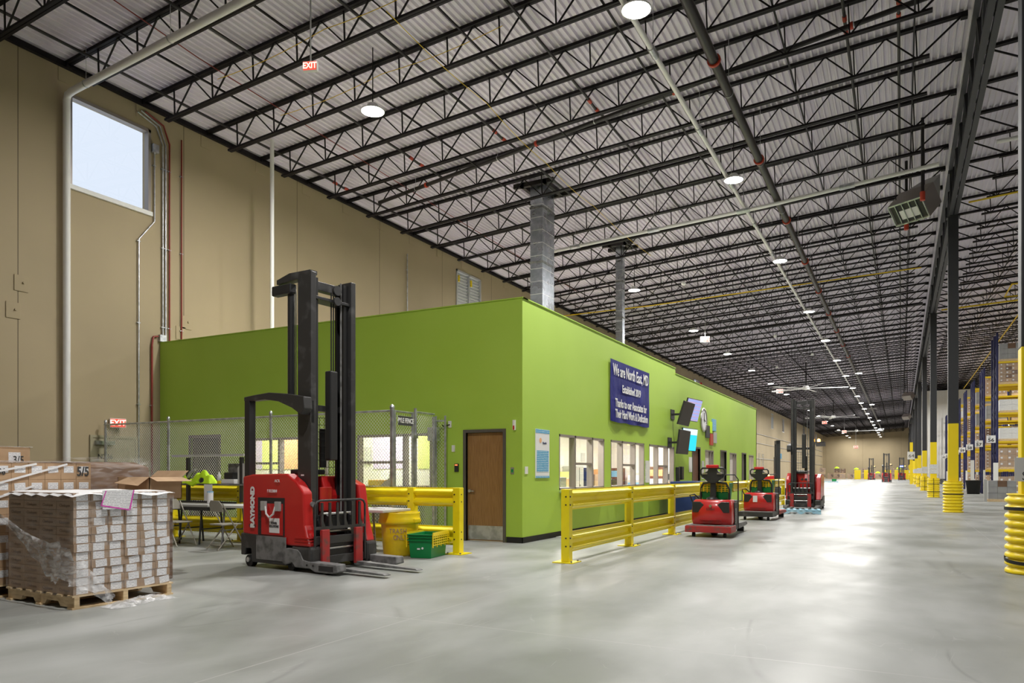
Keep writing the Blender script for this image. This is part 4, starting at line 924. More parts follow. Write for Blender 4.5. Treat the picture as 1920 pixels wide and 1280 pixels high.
    # overhead guard arm and rear post
    MB().prism([(-1.95, 2.34), (-1.95, 2.40), (-1.70, 2.42), (-1.40, 2.435), (-1.05, 2.40), (-.68, 2.34), (-.66, 2.18), (-.74, 2.10), (-.92, 2.20), (-1.2, 2.30), (-1.5, 2.345)], -.58, -.44, 'blackm', 'y').build('overhead_guard', t, .01)
    MB().box(-1.94, -1.83, -.58, -.47, 1.25, 2.36, 'black').build('guard_post', t, .01)
    MB().box(-.82, -.70, -.44, -.38, 2.0, 2.3, 'blackm').build('guard_bracket', t)
    MB().box(-.78, -.66, -.48, -.40, .84, .96, 'blackm').build('hinge_bracket', t, .01); MB().cyl((-.66, -.46, .90), (-.62, -.46, .90), .035, 'greym', 12).build('hinge_pin', t)
    # cab interior
    g = MB()
    for q in range(8): g.cyl((-.98, -.30 + q * .085, 1.30), (-.98, -.30 + q * .085, 2.1), .004, 'black', 5)
    for q in range(9): g.cyl((-.98, -.32, 1.30 + q * .1), (-.98, .30, 1.30 + q * .1), .004, 'black', 5)
    g.build('screen_guard', t)
    MB().box(-1.30, -1.02, -.3, .1, 1.30, 1.37, 'black').build('dashboard', t, .02); MB().box(-1.05, -1.0, .0, .1, 1.40, 1.95, 'black').build('fan_box', t, .01)
    MB().box(-.92, -.88, -.13, .10, .78, 1.12, 'red').build('front_cover', t, .01)
    if beacon:
        for q in (-.06, .06): MB().cyl((-.885, q - .0, 1.08), (-.87, q - .0, 1.08), .045, 'black', 14).build('gauge', t)
        MB().lathe([(.05, 0), (.05, .07), (.03, .1), (0, .11)], (-1.0, .50, 2.47), 'beacon', 14).build('beacon', t)
        MB().prism([(-1.1, 2.3), (-.7, 2.42), (-.7, 2.46), (-1.1, 2.46)], .40, .72, 'blackm', 'y').build('beacon_arm', t)
        MB().box(-1.6, -1.2, -.3, .25, 1.32, 1.42, 'paper').build('document_tray', t, .02)
    # carriage, backrest, forks
    MB().box(-.58, -.52, -.50, .36, .36, .47, 'blackm').box(-.58, -.52, -.50, .36, .09, .20, 'blackm').build('carriage', t, .006)
    MB().box(-.60, -.56, -.34, .20, .2, .36, 'black').cyl((-.55, -.40, .30), (-.55, .26, .30), .02, 'chrome', 10).build('side_shifter', t)
    m = MB().tube([(-.52, -.52, .10), (-.52, -.52, .88), (-.52, -.49, .93), (-.52, -.43, .95), (-.52, .29, .95), (-.52, .35, .93), (-.52, .38, .88), (-.52, .38, .10)], .016, 'blackm', 8); m.build('backrest_hoop', t)
    MB().box(-.535, -.505, -.52, .38, .56, .60, 'blackm').build('backrest_bar', t)
    for q in range(6): y = -.40 + q * .135; MB().prism([(y - .018, .60), (y - .018, .92), (y + .018, .92), (y + .018, .68), (y + .05, .60)], -.53, -.51, 'blackm', 'x').build('backrest_slat', t)
    for s_ in (-1, 1):
        for (a, b_) in (((-.84, .2), (-.58, .75)), ((-.84, .75), (-.58, .2))): MB().bar((a[0], s_ * .2 - .06, a[1]), (b_[0], s_ * .2 - .06, b_[1]), .035, 'black', .09).build('scissor_arm', t)
    MB().cyl((-.66, -.32, .52), (-.66, .22, .52), .028, 'chrome', 12).cyl((-.62, -.34, .76), (-.62, .24, .76), .022, 'chrome', 12).build('reach_shaft', t)
    MB().box(-.82, -.62, -.24, .14, .56, .74, 'black').build('valve_block', t, .02)
    for y in (-.375, .225):
        f_ = MB().box(-.515, -.465, y - .065, y + .065, .06, .56, 'red_worn').build('fork_shank', t, .006)
        MB().prism([(-.515, .04), (-.515, .085), (-.3, .08), (.62, .055), (.66, .04), (.66, .033), (-.3, .033)], y - .055, y + .055, 'greym', 'y').build('fork_blade', f_)
    # markings
    if logo:
        F_ = lambda x, z: Matrix.Translation((x, -Wd - .018, z)) @ Matrix.Rotation(R(90), 4, 'X')
        text('RAYMOND', .115, 'paper', F_(-1.70, .84) @ Matrix.Rotation(R(90), 4, 'Z'), t, 'side_lettering', 1, bold=.008)
        text('11033804', .06, 'paper', F_(-1.28, 1.07), t, 'number_lettering', .9); text('ACR', .055, 'paper', F_(-1.17, 1.21), t, 'model_lettering', 1)
        st = MB().box(-1.34, -1.13, -Wd - .016, -Wd - .010, .50, .70, 'paper').build('sticker', t); text('POWER\nSOLUTIONS', .042, 'print', F_(-1.235, .61), st, sx=.85, bold=.002)
        MB().box(-.90, -.84, -.437, -.432, 1.28, 1.30, 'paper').build('sticker', t); MB().box(-.84, -.74, -.437, -.432, .66, .73, 'paper').build('sticker', t)
        for k in range(8): MB().box(-1.80 + k * .02, -1.79 + k * .02, -Wd - .003, -Wd, .56, .60, 'print').build('vent_slot', t)
    return t
rt1 = reach_truck('large red and black reach truck parked in front of the green wall', (-6.335, 7.717, 0), -6)
rt2 = reach_truck('red reach truck facing the camera with a lit amber beacon', (-3.20, 27.7, 0), -90, True, False)

# order picker beside the beige wall beyond the office
t = thing('order_picker', 'dark order picker truck standing beyond the far corner of the green office', 'forklift', (-6.1, 42, 0), 15)
for q in (-.6, .2): MB().cyl((q, -.4, .1), (q, .4, .1), .1, 'rubber', 14).build('wheel', t)
MB().box(-.9, .5, -.45, .45, .08, .5, 'blackm').build('chassis', t, .03)
for s_ in (-.32, .32): MB().box(-.1, .12, s_ - .06, s_ + .06, .3, 3.1, 'black').build('mast_rail', t)
MB().box(-.08, .1, -.38, .38, 2.9, 3.1, 'black').build('mast_head', t); MB().box(.15, .9, -.4, .4, .3, .4, 'blackm').build('platform', t); MB().box(-.15, -.1, -.3, .3, 1.0, 2.2, 'steel_grey').build('mast_panel', t)
MB().box(.15, .3, .5, .85, 2.1, 2.4, 'notice').build('terminal', t); MB().box(-.8, -.2, -.44, .44, .5, 1.15, 'red').build('power_unit', t, .03)
MB().lathe([(.06, 0), (.06, .08), (0, .12)], (-.5, -.3, 1.15), 'beacon', 12).build('beacon', t)

# ================================================================= TOTES, BIN
def tote(label, loc, rz, lid='yellow_plastic', col='green_tote', lw=True, L=.6, W=.40, H=.33, logo=True, group='green totes'):
    t = thing('storage_tote', label, 'tote', loc, rz, group)
    a, b = L / 2, W / 2; A, B = a * .9, b * .88; m = MB()
    outer = [(-A, -B, 0), (A, -B, 0), (A, B, 0), (-A, B, 0), (-a, -b, H), (a, -b, H), (a, b, H), (-a, b, H)]
    inner = [(x * .93, y * .93, max(z, .012)) for x, y, z in outer]
    m.add(outer + inner, [(0, 3, 2, 1), (0, 1, 5, 4), (1, 2, 6, 5), (2, 3, 7, 6), (3, 0, 4, 7), (8, 9, 10, 11), (8, 12, 13, 9), (9, 13, 14, 10), (10, 14, 15, 11), (11, 15, 12, 8), (4, 5, 13, 12), (5, 6, 14, 13), (6, 7, 15, 14), (7, 4, 12, 15)], col)
    m.build('tub', t, .006)
    r_ = MB()
    for z in (H - .10, H - .05, H - .012):
        r_.box(-a - .012, a + .012, -b - .014, -b + .004, z, z + .012, col).box(-a - .012, a + .012, b - .004, b + .014, z, z + .012, col).box(-a - .014, -a + .004, -b, b, z, z + .012, col).box(a - .004, a + .014, -b, b, z, z + .012, col)
    for q in range(7): x = -a + .04 + q * (L - .08) / 6; r_.box(x - .006, x + .006, -b - .012, -b, H - .1, H, col).box(x - .006, x + .006, b, b + .012, H - .1, H, col)
    r_.build('rim', t)
    if lw:
        for s_ in (-1, 1):          # the two lid flaps hang open over the long sides
            l = MB(); y = s_ * (b + .022)
            l.box(-a, a, y - .006, y + .006, H - .03, H + .03, lid)
            for q in range(9): x = -a + q * L / 8; l.box(x - .008, x + .008, y - .008, y + .008, H - .20 + .02 * (q % 2), H, lid)
            for q in range(5): l.box(-a, a, y - .008, y + .008, H - .17 + q * .038, H - .158 + q * .038, lid)
            l.build('lid_flap', t)
    if logo:
        MB().cyl((-a - .002, -.04, H * .42), (-a - .006, -.04, H * .42), .018, 'paper', 12, Matrix.Diagonal((.95, 1, 1, 1))).build('emblem', t)
        MB().box(-a * .96 - .004, -a * .96 + .002, .0, .05, H * .36, H * .42, 'paper').build('emblem', t)
    return t
tote('green lidded tote with yellow flaps on the floor beside the yellow trash can', (-6.66, 9.49, 0), 100, H=.37)
can = thing('trash_can', 'round yellow trash can marked TRASH ONLY in front of the guard rail', 'trash can', (-7.19, 9.46, 0))
MB().lathe([(0, .0), (.245, 0), (.262, .03), (.30, .50), (.305, .56)], (0, 0, 0), 'yellow_plastic', 36).lathe([(.29, .56), (.25, .05), (0, .03)], (0, 0, 0), 'yellow_plastic', 36).build('tub', can)
MB().lathe([(.305, .50), (.33, .51), (.345, .55), (.325, .60), (.32, .67), (.325, .69), (.31, .69), (.30, .56)], (0, 0, 0), 'yellow_plastic', 36).build('rim', can)
for s_ in (-1, 1): MB().box(s_ * .32 - .04, s_ * .32 + .04, -.08, .08, .52, .60, 'yellow_plastic').build('handle', can, .02)
for s_, z, dx in (('TRASH', .40, .02), ('ONLY', .30, .05)):
    for i, ch in enumerate(s_):
        an = R(-60 + dx * 300 + (i - len(s_) / 2) * 11); rr_ = .297 if z > .35 else .292
        text(ch, .11, 'yellow' if 0 else 'card', Matrix.Translation((rr_ * math.cos(an), rr_ * math.sin(an), z)) @ Matrix.Rotation(an + math.pi / 2, 4, 'Z') @ Matrix.Rotation(R(90), 4, 'X'), can, 'marker_lettering', .8)

# ================================================================= PALLET JACKS
def pallet_jack(label, loc, rz, plat='red_worn', forks='greym', num=None, sheet=False, sheet2=False):
    """local x = towards the forks, operator platform at x = 0"""
    t = thing('pallet_jack', label, 'pallet jack', loc, rz, 'ride-on pallet jacks'); a = .47
    MB().box(0, .52, -a, a, .10, .235, plat).build('platform', t, .012)
    MB().box(.02, .50, -a + .02, a - .02, .235, .245, 'greym').build('rubber_mat', t)
    m = MB(); n = 9; vs = []
    for z, w_, x0 in ((.24, .40, .30), (.32, .415, .26), (.55, .41, .24), (.70, .40, .27), (.76, .36, .32)):
        for i in range(n): 
            q = -1 + 2 * i / (n - 1); vs.append((x0 + .10 * abs(q) ** 3, q * w_, z))
        vs += [(.78, w_, z), (.78, -w_, z)]
    k = n + 2; fs = [(j * k + i, j * k + (i + 1) % k, (j + 1) * k + (i + 1) % k, (j + 1) * k + i) for j in range(4) for i in range(k)] + [tuple(range(k))[::-1], tuple(range(4 * k, 5 * k))]
    m.add(vs, fs, 'red', True); m.build('cowl', t, .01)
    MB().box(.78, 1.10, -.40, .40, .12, .74, 'blackm').build('battery_box', t, .015); MB().box(.6, .8, -.43, -.39, .14, .7, 'steel_grey').box(.6, .8, .39, .43, .14, .7, 'steel_grey').build('side_plate', t)
    for s_ in (-1, 1): MB().prism([(s_ * .38, .50), (s_ * .38, .72), (s_ * .22, .72), (s_ * .14, .66), (s_ * .26, .50)], .255, .30, 'black', 'x').build('knee_pad', t, .01)
    for q in range(3): MB().box(.235, .26, -.22, .22, .28 + q * .03, .29 + q * .03, 'red_worn').build('groove', t)
    # steering column and handle
    MB().lathe([(.13, .74), (.12, .79), (.06, .82), (0, .82)], (.50, .02, 0), 'black', 16).build('boot', t)
    MB().prism([(-.065, .8), (-.055, 1.12), (.055, 1.12), (.065, .8)], .46, .54, 'black', 'x').build('steering_column', t, .02)
    MB().prism([(-.06, 1.10), (-.20, 1.22), (-.22, 1.30), (-.10, 1.36), (-.08, 1.44), (.08, 1.44), (.10, 1.36), (.22, 1.30), (.20, 1.22), (.06, 1.10)], .42, .52, 'black', 'x').build('control_head', t, .02)
    for s_ in (-1, 1):
        MB().tube([(.46, s_ * .08, 1.42), (.45, s_ * .21, 1.42), (.45, s_ * .25, 1.38), (.46, s_ * .25, 1.30), (.47, s_ * .20, 1.22)], .02, 'black', 8).build('grip', t)
        MB().box(.40, .43, s_ * .15 - .05, s_ * .15 + .05, 1.29, 1.32, 'chrome').build('thumb_control', t)
    MB().box(.38, .50, -.13, .13, 1.42, 1.49, 'red').build('horn_pad', t, .02)
    MB().tube([(.66, -.30, .76), (.66, -.30, .98), (.64, -.24, 1.10), (.62, 0, 1.13), (.64, .24, 1.10), (.66, .30, .98), (.66, .30, .76)], .024, 'black', 10).build('grab_bar', t)
    MB().tube([(1.08, -.40, .12), (1.08, -.40, 1.18), (1.08, -.33, 1.28), (1.08, .10, 1.28), (1.08, .10, .74)], .014, 'black', 8).tube([(1.08, -.40, 1.1), (1.08, .10, 1.1)], .010, 'black', 6).build('load_backrest', t)
    MB().tube([(.8, .36, .76), (.76, .46, .86), (.72, .55, .84), (.74, .50, .70), (.8, .42, .74)], .016, 'pipe_black', 8).build('charge_cable', t)
    for s_ in (-1, 1):
        f_ = MB().prism([(1.05, .10), (1.05, .20), (1.12, .23), (2.15, .225), (2.30, .18), (2.30, .15), (2.1, .13)], s_ * .26 - .11, s_ * .26 + .11, forks, 'y').build('fork', t, .01)
        MB().cyl((2.05, s_ * .26 - .07, .055), (2.05, s_ * .26 + .07, .055), .055, 'rubber', 14).build('load_wheel', f_); MB().bar((1.95, s_ * .26, .1), (2.05, s_ * .26, .06), .05, 'black').build('wheel_bracket', f_)
    for s_ in (-1, 1): MB().cyl((.14, s_ * .32 - .025, .05), (.14, s_ * .32 + .025, .05), .05, 'rubber', 14).build('castor', t)
    MB().cyl((.62, -.05, .12), (.62, .05, .12), .12, 'rubber', 18).build('drive_wheel', t)
    Fx = lambda y, z, x=.235: Matrix.Translation((x, y, z)) @ Matrix.Rotation(R(-90), 4, 'Z') @ Matrix.Rotation(R(90), 4, 'X')
    if num: text(num, .07, 'print', Fx(.0, .57), t, 'number_lettering', 1); MB().cyl((.236, 0, .635), (.245, 0, .635), .03, 'chrome', 14, Matrix.Identity(4)).build('badge', t)
    if sheet: MB().box(.225, .24, .00, .12, .50, .68, 'paper').build('paper_tag', t)
    text('RAYMOND', .08, 'paper', Matrix.Translation((.69, -.432, .42)) @ Matrix.Rotation(R(90), 4, 'X') @ Matrix.Rotation(R(90), 4, 'Z'), t, 'side_lettering', .8)
    return t
pallet_jack('red ride-on pallet jack with red platform, nearest the camera by the yellow rail', (-3.51, 14.83, 0), 90, num='53664')
pallet_jack('second red ride-on pallet jack with a grey platform and a white paper tag', (-3.61, 20.85, 0), 86, 'blackm', 'red_worn', sheet=True)
def tote_stack(x, y, z0, rz, l):
    tote('green tote with yellow flaps on the %s pallet jack' % l, (x, y, z0), rz, H=.34)
tote_stack(-3.52, 15.70, .762, 0, 'nearest'); tote_stack(-3.56, 21.73, .762, -4, 'second')
tote('small green tote far down the open aisle floor', (-8.2, 108, .16), 10, lw=False, logo=False)

def pallet(label, loc, rz, L=1.2, W=1.0, k='pallet', group='wooden pallets', h=.135):
    """stringer pallet: L along x, W along y, corner at origin"""
    t = thing('wooden_pallet', label, 'pallet', loc, rz, group)
    for i in range(3):
        y = i * (W - .09) / 2; prof = [(0, .018), (0, h - .018), (L, h - .018), (L, .018), (L * .80, .018), (L * .77, .062), (L * .60, .062), (L * .57, .018), (L * .43, .018), (L * .40, .062), (L * .23, .062), (L * .20, .018)]
        MB().prism(prof, y + .02, y + .07, k, 'y').build('stringer', t)
    for i in range(7): x = i * (L - .09) / 6; MB().box(x, x + .09, 0, W, h - .018, h, k).build('deck_board', t)
    for i in (0, 3, 6): x = i * (L - .09) / 6; MB().box(x, x + .09, 0, W, 0, .018, k).build('bottom_board', t)
    return t
pallet('light blue pallet on the floor behind the second pallet jack', (-3.45, 24.6, 0), 8, 1.2, 1.0, 'bluewood')

# ================================================================= NEAR PALLETS OF CARTONS
def carton(L, W, H, k='card', lab=None, txt=None, g='', seam=True, label='', cat='carton', face_='+x', off=(0, 0), tiltl=0):
    """one shipping carton, corner at origin; label on its +x face"""
    t = thing('shipping_carton', label, cat, (0, 0, 0), 0, g)
    m = MB().box(.001, L - .001, .001, W - .001, 0, H - .0015, k); m.build('body', t, .003)
    if lab:
        w_, h_ = lab; T = Matrix.Translation((L + .0005, W / 2 + off[0], H / 2 + off[1])) @ Matrix.Rotation(R(tiltl), 4, 'X')
        MB().box(0, .001, -w_ / 2, w_ / 2, -h_ / 2, h_ / 2, 'label', T).build('shipping_label', t)
    if txt: text(txt, .042, 'carddark', Matrix.Translation((L / 2, -.0008, H / 2)) @ Matrix.Rotation(R(90), 4, 'X'), t, 'printed_name', 1.1, ext=.0004)
    return t
RZ1 = -2.0; P1 = Vector((-7.08, 4.19, 0))
def L1(x, y, z): 
    a = R(RZ1); return (P1.x + x * math.cos(a) - y * math.sin(a), P1.y + x * math.sin(a) + y * math.cos(a), z)
pallet('wooden pallet under the wrapped carton load at the left front', L1(-1.22, 0, 0), RZ1, 1.22, 1.06)
CL, CW, CH = .298, .169, .0825
rws = 12; NX, NY = 4, 6
pos = lambda i, j, k: (-.01 - (i + 1) * CL, .015 + j * CW, .137 + k * CH)
variants = []
G1 = 'small labelled cartons in the near wrapped load'
variants = [carton(CL, CW, CH, 'card', (.112, .072), None, G1, label='x', off=(o, 0), tiltl=a) for o, a in ((-.01, 0), (.012, 3), (0, -2), (.02, 7))]
front = carton(CL, CW, CH, 'card', None, 'Clodopen', G1, label='x')
corner = carton(CL, CW, CH, 'card', (.112, .072), 'Clodopen', G1, label='x')
used = set()
def put(proto, p, lab, rz):
    if proto.name not in used: used.add(proto.name); o = proto; o.location = p; o.rotation_euler = (0, 0, R(rz)); o['label'] = lab
    else: o = dup(proto, p, rz, lab)
    return o
RN = ['bottom', 'second', 'third', 'fourth', 'fifth', 'sixth', 'seventh', 'eighth', 'ninth', 'tenth', 'eleventh', 'top']
CN = ['corner', 'second', 'third', 'fourth', 'fifth', 'farthest']
for k in range(rws):
    for j in range(NY):
        jit = rnd.uniform(-.006, .008)
        p = pos(0, j, k); pr_ = corner if j == 0 else variants[rnd.randrange(4) if rnd.random() < .6 else 0]
        put(pr_, L1(p[0] + jit, p[1], p[2]), 'labelled carton in the near load, %s row, %s column of the lit side' % (RN[k], CN[j]), RZ1)
    for i in range(1, NX):
        p = pos(i, 0, k); put(front, L1(*p), 'printed carton of the near load, shaded side, %s row, %s past the corner' % (RN[k], ORD[i]), RZ1)
# cartons of the load core that show only from above
core = thing('carton_core', 'cartons in the middle of the near wrapped load', 'carton', L1(0, 0, 0), RZ1)
MB().box(-.01 - 4 * CL, -.015 - CL, .02 + CW, .015 + 6 * CW, .137, .137 + 12 * CH - .004, 'card').build('body', core)
TOP = .137 + 12 * CH
ts = thing('top_sheet', 'white plastic top sheet over the near carton load', 'sheet', L1(0, 0, 0), RZ1)
vs = []; fs = []; n = 16
for j in range(n + 1):
    for i in range(n + 1):
        u, v = -.03 + 1.06 * i / n, -.03 + 1.06 * j / n; e = max(0, -u, u - 1, -v, v - 1)
        vs.append((-1.205 + u * 1.20, .012 + v * 1.02, TOP + .006 + .006 * math.sin(u * 13 + v * 5) * math.sin(v * 9) - (.035 + .012 * math.sin(i * 2.1 + j)) * (e > 0.01)))
for j in range(n):
    for i in range(n): a = j * (n + 1) + i; fs.append((a, a + 1, a + n + 2, a + n + 1))
MB().add(vs, fs, 'paper', True).build('sheet', ts)
wr = thing('stretch_wrap', 'clear stretch film wound round the near carton load', 'film', L1(0, 0, 0), RZ1)
m = MB(); g = .014; x0, x1, y0, y1 = -1.22, .008 + g, -.002, 1.055
for (a, b) in (((x0, y0), (x1, y0)), ((x1, y0), (x1, y1)), ((x1, y1), (x0, y1)), ((x0, y1), (x0, y0))):
    nn = 8; vv = []; 
    for jz in range(9):
        for i in range(nn + 1):
            f = i / nn; w_ = .004 * math.sin(i * 1.7 + jz * 2.3) * (0 < i < nn)
            vv.append((a[0] + (b[0] - a[0]) * f + w_, a[1] + (b[1] - a[1]) * f + w_, .12 + (TOP - .11) * jz / 8))
    m.add(vv, [(jz * (nn + 1) + i, jz * (nn + 1) + i + 1, (jz + 1) * (nn + 1) + i + 1, (jz + 1) * (nn + 1) + i) for jz in range(8) for i in range(nn)], 'film', True)
m.build('film', wr)
def crumple(name, path, widths, label, cat, k='filmtorn', seed=3, amp=.02):
    r = random.Random(seed); vs = []; nseg = 9; P = [Vector(p) for p in path]
    pts = []
    for a, b in zip(P, P[1:]):
        for i in range(4): pts.append(a.lerp(b, i / 4))
    pts.append(P[-1]); n = len(pts)
    for i, p in enumerate(pts):
        d = (pts[min(i + 1, n - 1)] - pts[max(0, i - 1)]).normalized(); f = i / (n - 1) * (len(widths) - 1); w_ = widths[int(f)] + (widths[min(int(f) + 1, len(widths) - 1)] - widths[int(f)]) * (f - int(f))
        nrm = Vector((0, -1, 0)) if p.x < P1.x else Vector((1, 0, 0)); s_ = d.cross(nrm).normalized()
        for j in range(nseg): q = j / (nseg - 1) - .5; vs.append(p + s_ * q * w_ * (1 + .25 * r.uniform(-1, 1)) + nrm * (abs(r.gauss(0, amp)) + .004))
    return tag(MB().add(vs, [(i * nseg + j, i * nseg + j + 1, (i + 1) * nseg + j + 1, (i + 1) * nseg + j) for i in range(n - 1) for j in range(nseg - 1)], k, True).build(name), label, cat)
crumple('torn_film', [(-8.28, 4.16, .90), (-7.95, 4.15, .76), (-7.6, 4.145, .60), (-7.3, 4.14, .50), (-7.1, 4.12, .42), (-7.03, 4.25, .32), (-7.03, 4.42, .17), (-7.0, 4.52, .06)], [.03, .08, .20, .34, .36, .22, .12, .10], 'torn bunched plastic film hanging diagonally across the near carton load', 'film')
# heap of film on the floor
r = random.Random(5); vs = []; nu, nv = 26, 9
for j in range(nv):
    for i in range(nu):
        u, v = i / (nu - 1), j / (nv - 1); e = min(u, 1 - u, v, 1 - v)
        px_ = -7.02 + .24 * v + .05 * math.sin(u * 7); py_ = 4.40 + .72 * u
        vs.append((px_ + r.uniform(-.01, .01), py_, .004 + min(e * 6, 1) * (.022 + .03 * r.random())))
tag(MB().add(vs, [(j * nu + i, j * nu + i + 1, (j + 1) * nu + i + 1, (j + 1) * nu + i) for j in range(nv - 1) for i in range(nu - 1)], 'filmtorn', True).build('film_heap'), 'crumpled heap of plastic film on the floor beside the near pallet', 'film')
t = thing('document_pouch', 'paper packing slip with magenta tape edge on top of the near load', 'paper', (-7.035, 4.60, 1.055), 88)
MB().box(-.14, .17, -.004, -.002, -.10, .09, 'label').build('paper', t); MB().add([(-.155, -.006, -.05), (.13, -.006, -.105), (.13, -.006, -.118), (-.16, -.006, -.063)], [(0, 1, 2, 3)], 'pink').add([(.13, -.006, -.105), (.175, -.006, .09), (.188, -.006, .09), (.145, -.006, -.118)], [(0, 1, 2, 3)], 'pink').add([(-.16, -.006, -.06), (-.11, -.006, .09), (-.10, -.006, .09), (-.148, -.006, -.06)], [(0, 1, 2, 3)], 'pink').build('tape_edge', t)
# second load to the left and behind
X2 = -8.47; pallet('wooden pallet under the second carton load at the left edge', (X2 - 1.22, 4.18, 0), 0, 1.22, 1.06)
G2 = 'tall cartons in the second load'; c2 = [carton(.605, .172, .185, 'cardlight', (.11, .075), None, G2, label='x', off=(0, .02), tiltl=a) for a in (0, 2, 5)]
for k in range(7):
    for j in range(6):
        o_ = put(c2[0] if (j + k) % 3 else c2[(j % 2) + 1], (X2 - .608, 4.20 + j * .172, .137 + k * .185), 'tan labelled carton in the second load, %s row, %s from the left' % ((RN[:6] + ['top'])[k], ORD[j]), 0)
        if k == 6 and j in (0, 5): text('5/5' if j else '96', .15 if j else .10, 'print', face((.610, .075, .085), '+x'), o_, 'pen_mark', .75, bold=.003 if j else .001)
cc = tag(MB().box(X2 - 1.215, X2 - .612, 4.20, 5.23, .137, 1.43, 'cardlight').build('carton_core'), 'rear cartons of the second load at the left edge', 'carton')
tag(MB().box(X2 - 1.23, X2 + .012, 4.17, 5.25, 1.434, 1.446, 'film').box(X2 - 1.23, X2 + .012, 4.17, 5.25, 1.446, 1.45, 'filmtorn').build('top_film'), 'plastic film stretched over the top of the second carton load', 'film')
m = MB()
for (a, b) in (((4.2, 1.20), (4.95, 1.42)), ((4.2, 1.33), (4.62, 1.42)), ((4.2, 1.05), (4.6, 1.18))): m.bar((X2 + .012, a[0], a[1]), (X2 + .012, b[0], b[1]), .005, 'paper', .022)
tag(m.build('wrap_band'), 'white twisted film bands slanting over the second carton load', 'film')
# third load further left
pallet('wooden pallet under the third carton load behind the left stack', (-11.15, 4.2, 0), 0, 1.22, 1.15)
G3 = 'cartons of the third load'; c3 = carton(1.2, .37, .30, 'cardlight', (.14, .17), None, G3, label='x')
for k in range(5):
    for j in range(3): o_ = put(c3, (-11.12, 4.22 + j * .375, .137 + k * .302), 'tan carton in the third load, %s row, %s from the left' % (RN[k] if k < 4 else 'top', ORD[j]), 0)
text('3/5', .13, 'print', face((1.205, .23, .14), '+x'), o_, 'pen_mark', .8)
tag(MB().box(-11.14, -9.90, 4.20, 5.36, 1.648, 1.654, 'filmtorn').build('top_film'), 'film over the top of the third carton load', 'film')
# brown gaylord and open carton
pallet('wooden pallet under the big dark brown box', (-11.0, 5.95, 0), 0, 1.2, 1.05)
t = thing('gaylord_box', 'big dark brown cardboard box in clear film behind the carton loads', 'box', (-10.4, 6.47, .137))
MB().prism([(-.55, 0), (-.55, 1.33), (.20, 1.34), (.50, 1.27), (.56, 1.0), (.55, 0)], -.5, .5, 'carddark', 'y').build('body', t, .01)
vv = []; rr_ = random.Random(9)
for i, (x, z) in enumerate([(-.57, .02), (-.57, .7), (-.57, 1.35), (-.2, 1.38), (.22, 1.39), (.46, 1.36), (.62, 1.18), (.60, .9), (.58, .4), (.57, .02)]):
    for j in range(7): vv.append((x + rr_.uniform(0, .015), -.53 + j * 1.06 / 6, z + rr_.uniform(0, .03)))
MB().add(vv, [(i * 7 + j, i * 7 + j + 1, (i + 1) * 7 + j + 1, (i + 1) * 7 + j) for i in range(9) for j in range(6)], 'film', True).add([(-.57, -.53, .02), (.57, -.53, .02), (.60, -.53, .9), (.60, -.53, 1.18), (.46, -.53, 1.36), (-.57, -.53, 1.36)], [(0, 1, 2, 3, 4, 5)], 'film').build('film_wrap', t)
tag(MB().box(-8.75, -8.12, 5.60, 6.05, 0, 1.0, 'carddark').build('brown_box', None, .01), 'dark brown box under the open carton behind the near load', 'box')
t = thing('open_carton', 'open brown carton with flaps folded out behind the near load', 'carton', (-8.28, 5.85, 1.0)); m = MB(); a, b, h_ = .30, .22, .27; e = .008
m.box(-a, a, -b, -b + e, 0, h_, 'cardlight').box(-a, a, b - e, b, 0, h_, 'cardlight').box(-a, -a + e, -b, b, 0, h_, 'cardlight').box(a - e, a, -b, b, 0, h_, 'cardlight').box(-a, a, -b, b, 0, e, 'cardlight'); m.build('body', t)
MB().add([(a, -b, h_), (a, b, h_), (a + .17, b + .02, h_ - .05), (a + .17, -b - .02, h_ - .05)], [(0, 1, 2, 3)], 'cardlight').build('flap', t)
MB().add([(-a + .2, -b, h_), (a, -b, h_), (a + .02, -b - .16, h_ - .10), (-a + .18, -b - .16, h_ - .07)], [(0, 1, 2, 3)], 'cardlight').build('flap', t)
MB().add([(-a, b, h_), (a, b, h_), (a, b + .1, h_ + .08), (-a, b + .1, h_ + .08)], [(0, 1, 2, 3)], 'cardlight').build('flap', t)

# ================================================================= TABLES, WORKBENCH, CHAIRS
def table(label, x0, x1, y0, y1, k='ltgrey', legk='black', legs=None, folding=True, z=.74):
    t = thing('folding_table', label, 'table', ((x0 + x1) / 2, (y0 + y1) / 2, 0), 0, 'folding tables'); a = (x1 - x0) / 2; b = (y1 - y0) / 2
    MB().box(-a, a, -b, b, z - .045, z, k).build('tabletop', t, .01)
    if legk == 'black': MB().box(-a + .02, a - .02, -b + .01, b - .01, z - .11, z - .045, 'black').build('apron', t)
    for x in (legs or (-a + .25, a - .25)):
        for s_ in (-1, 1): MB().cyl((x, s_ * (b - .06), 0), (x, s_ * (b - .12), z - .05), .018, legk, 8).build('leg', t)
        MB().cyl((x, -b + .08, .28), (x, b - .08, .28), .012, legk, 8).build('brace', t)
    return t
table('black-edged workbench table at the left behind the cartons', -12.9, -11.2, 9.05, 9.70, 'greyplastic', 'black', (-.65, .0, .55))
table('light grey folding table behind the second folding chair', -11.15, -9.35, 9.05, 9.70, 'ltgrey', 'greym')
table('light grey folding table behind the trash can', -8.95, -7.15, 8.98, 9.70, 'ltgrey', 'beige', (-.65, .22))
for x, y, l in ((-7.75, 9.3, 'white'), (-8.1, 9.35, 'green-tinted'), (-7.5, 9.4, 'loose')): tag(MB().box(x - .15, x + .15, y - .11, y + .11, .74, .755, 'paper' if l != 'green-tinted' else 'inlime').build('paper_stack'), l + ' papers on the folding table behind the trash can', 'paper')
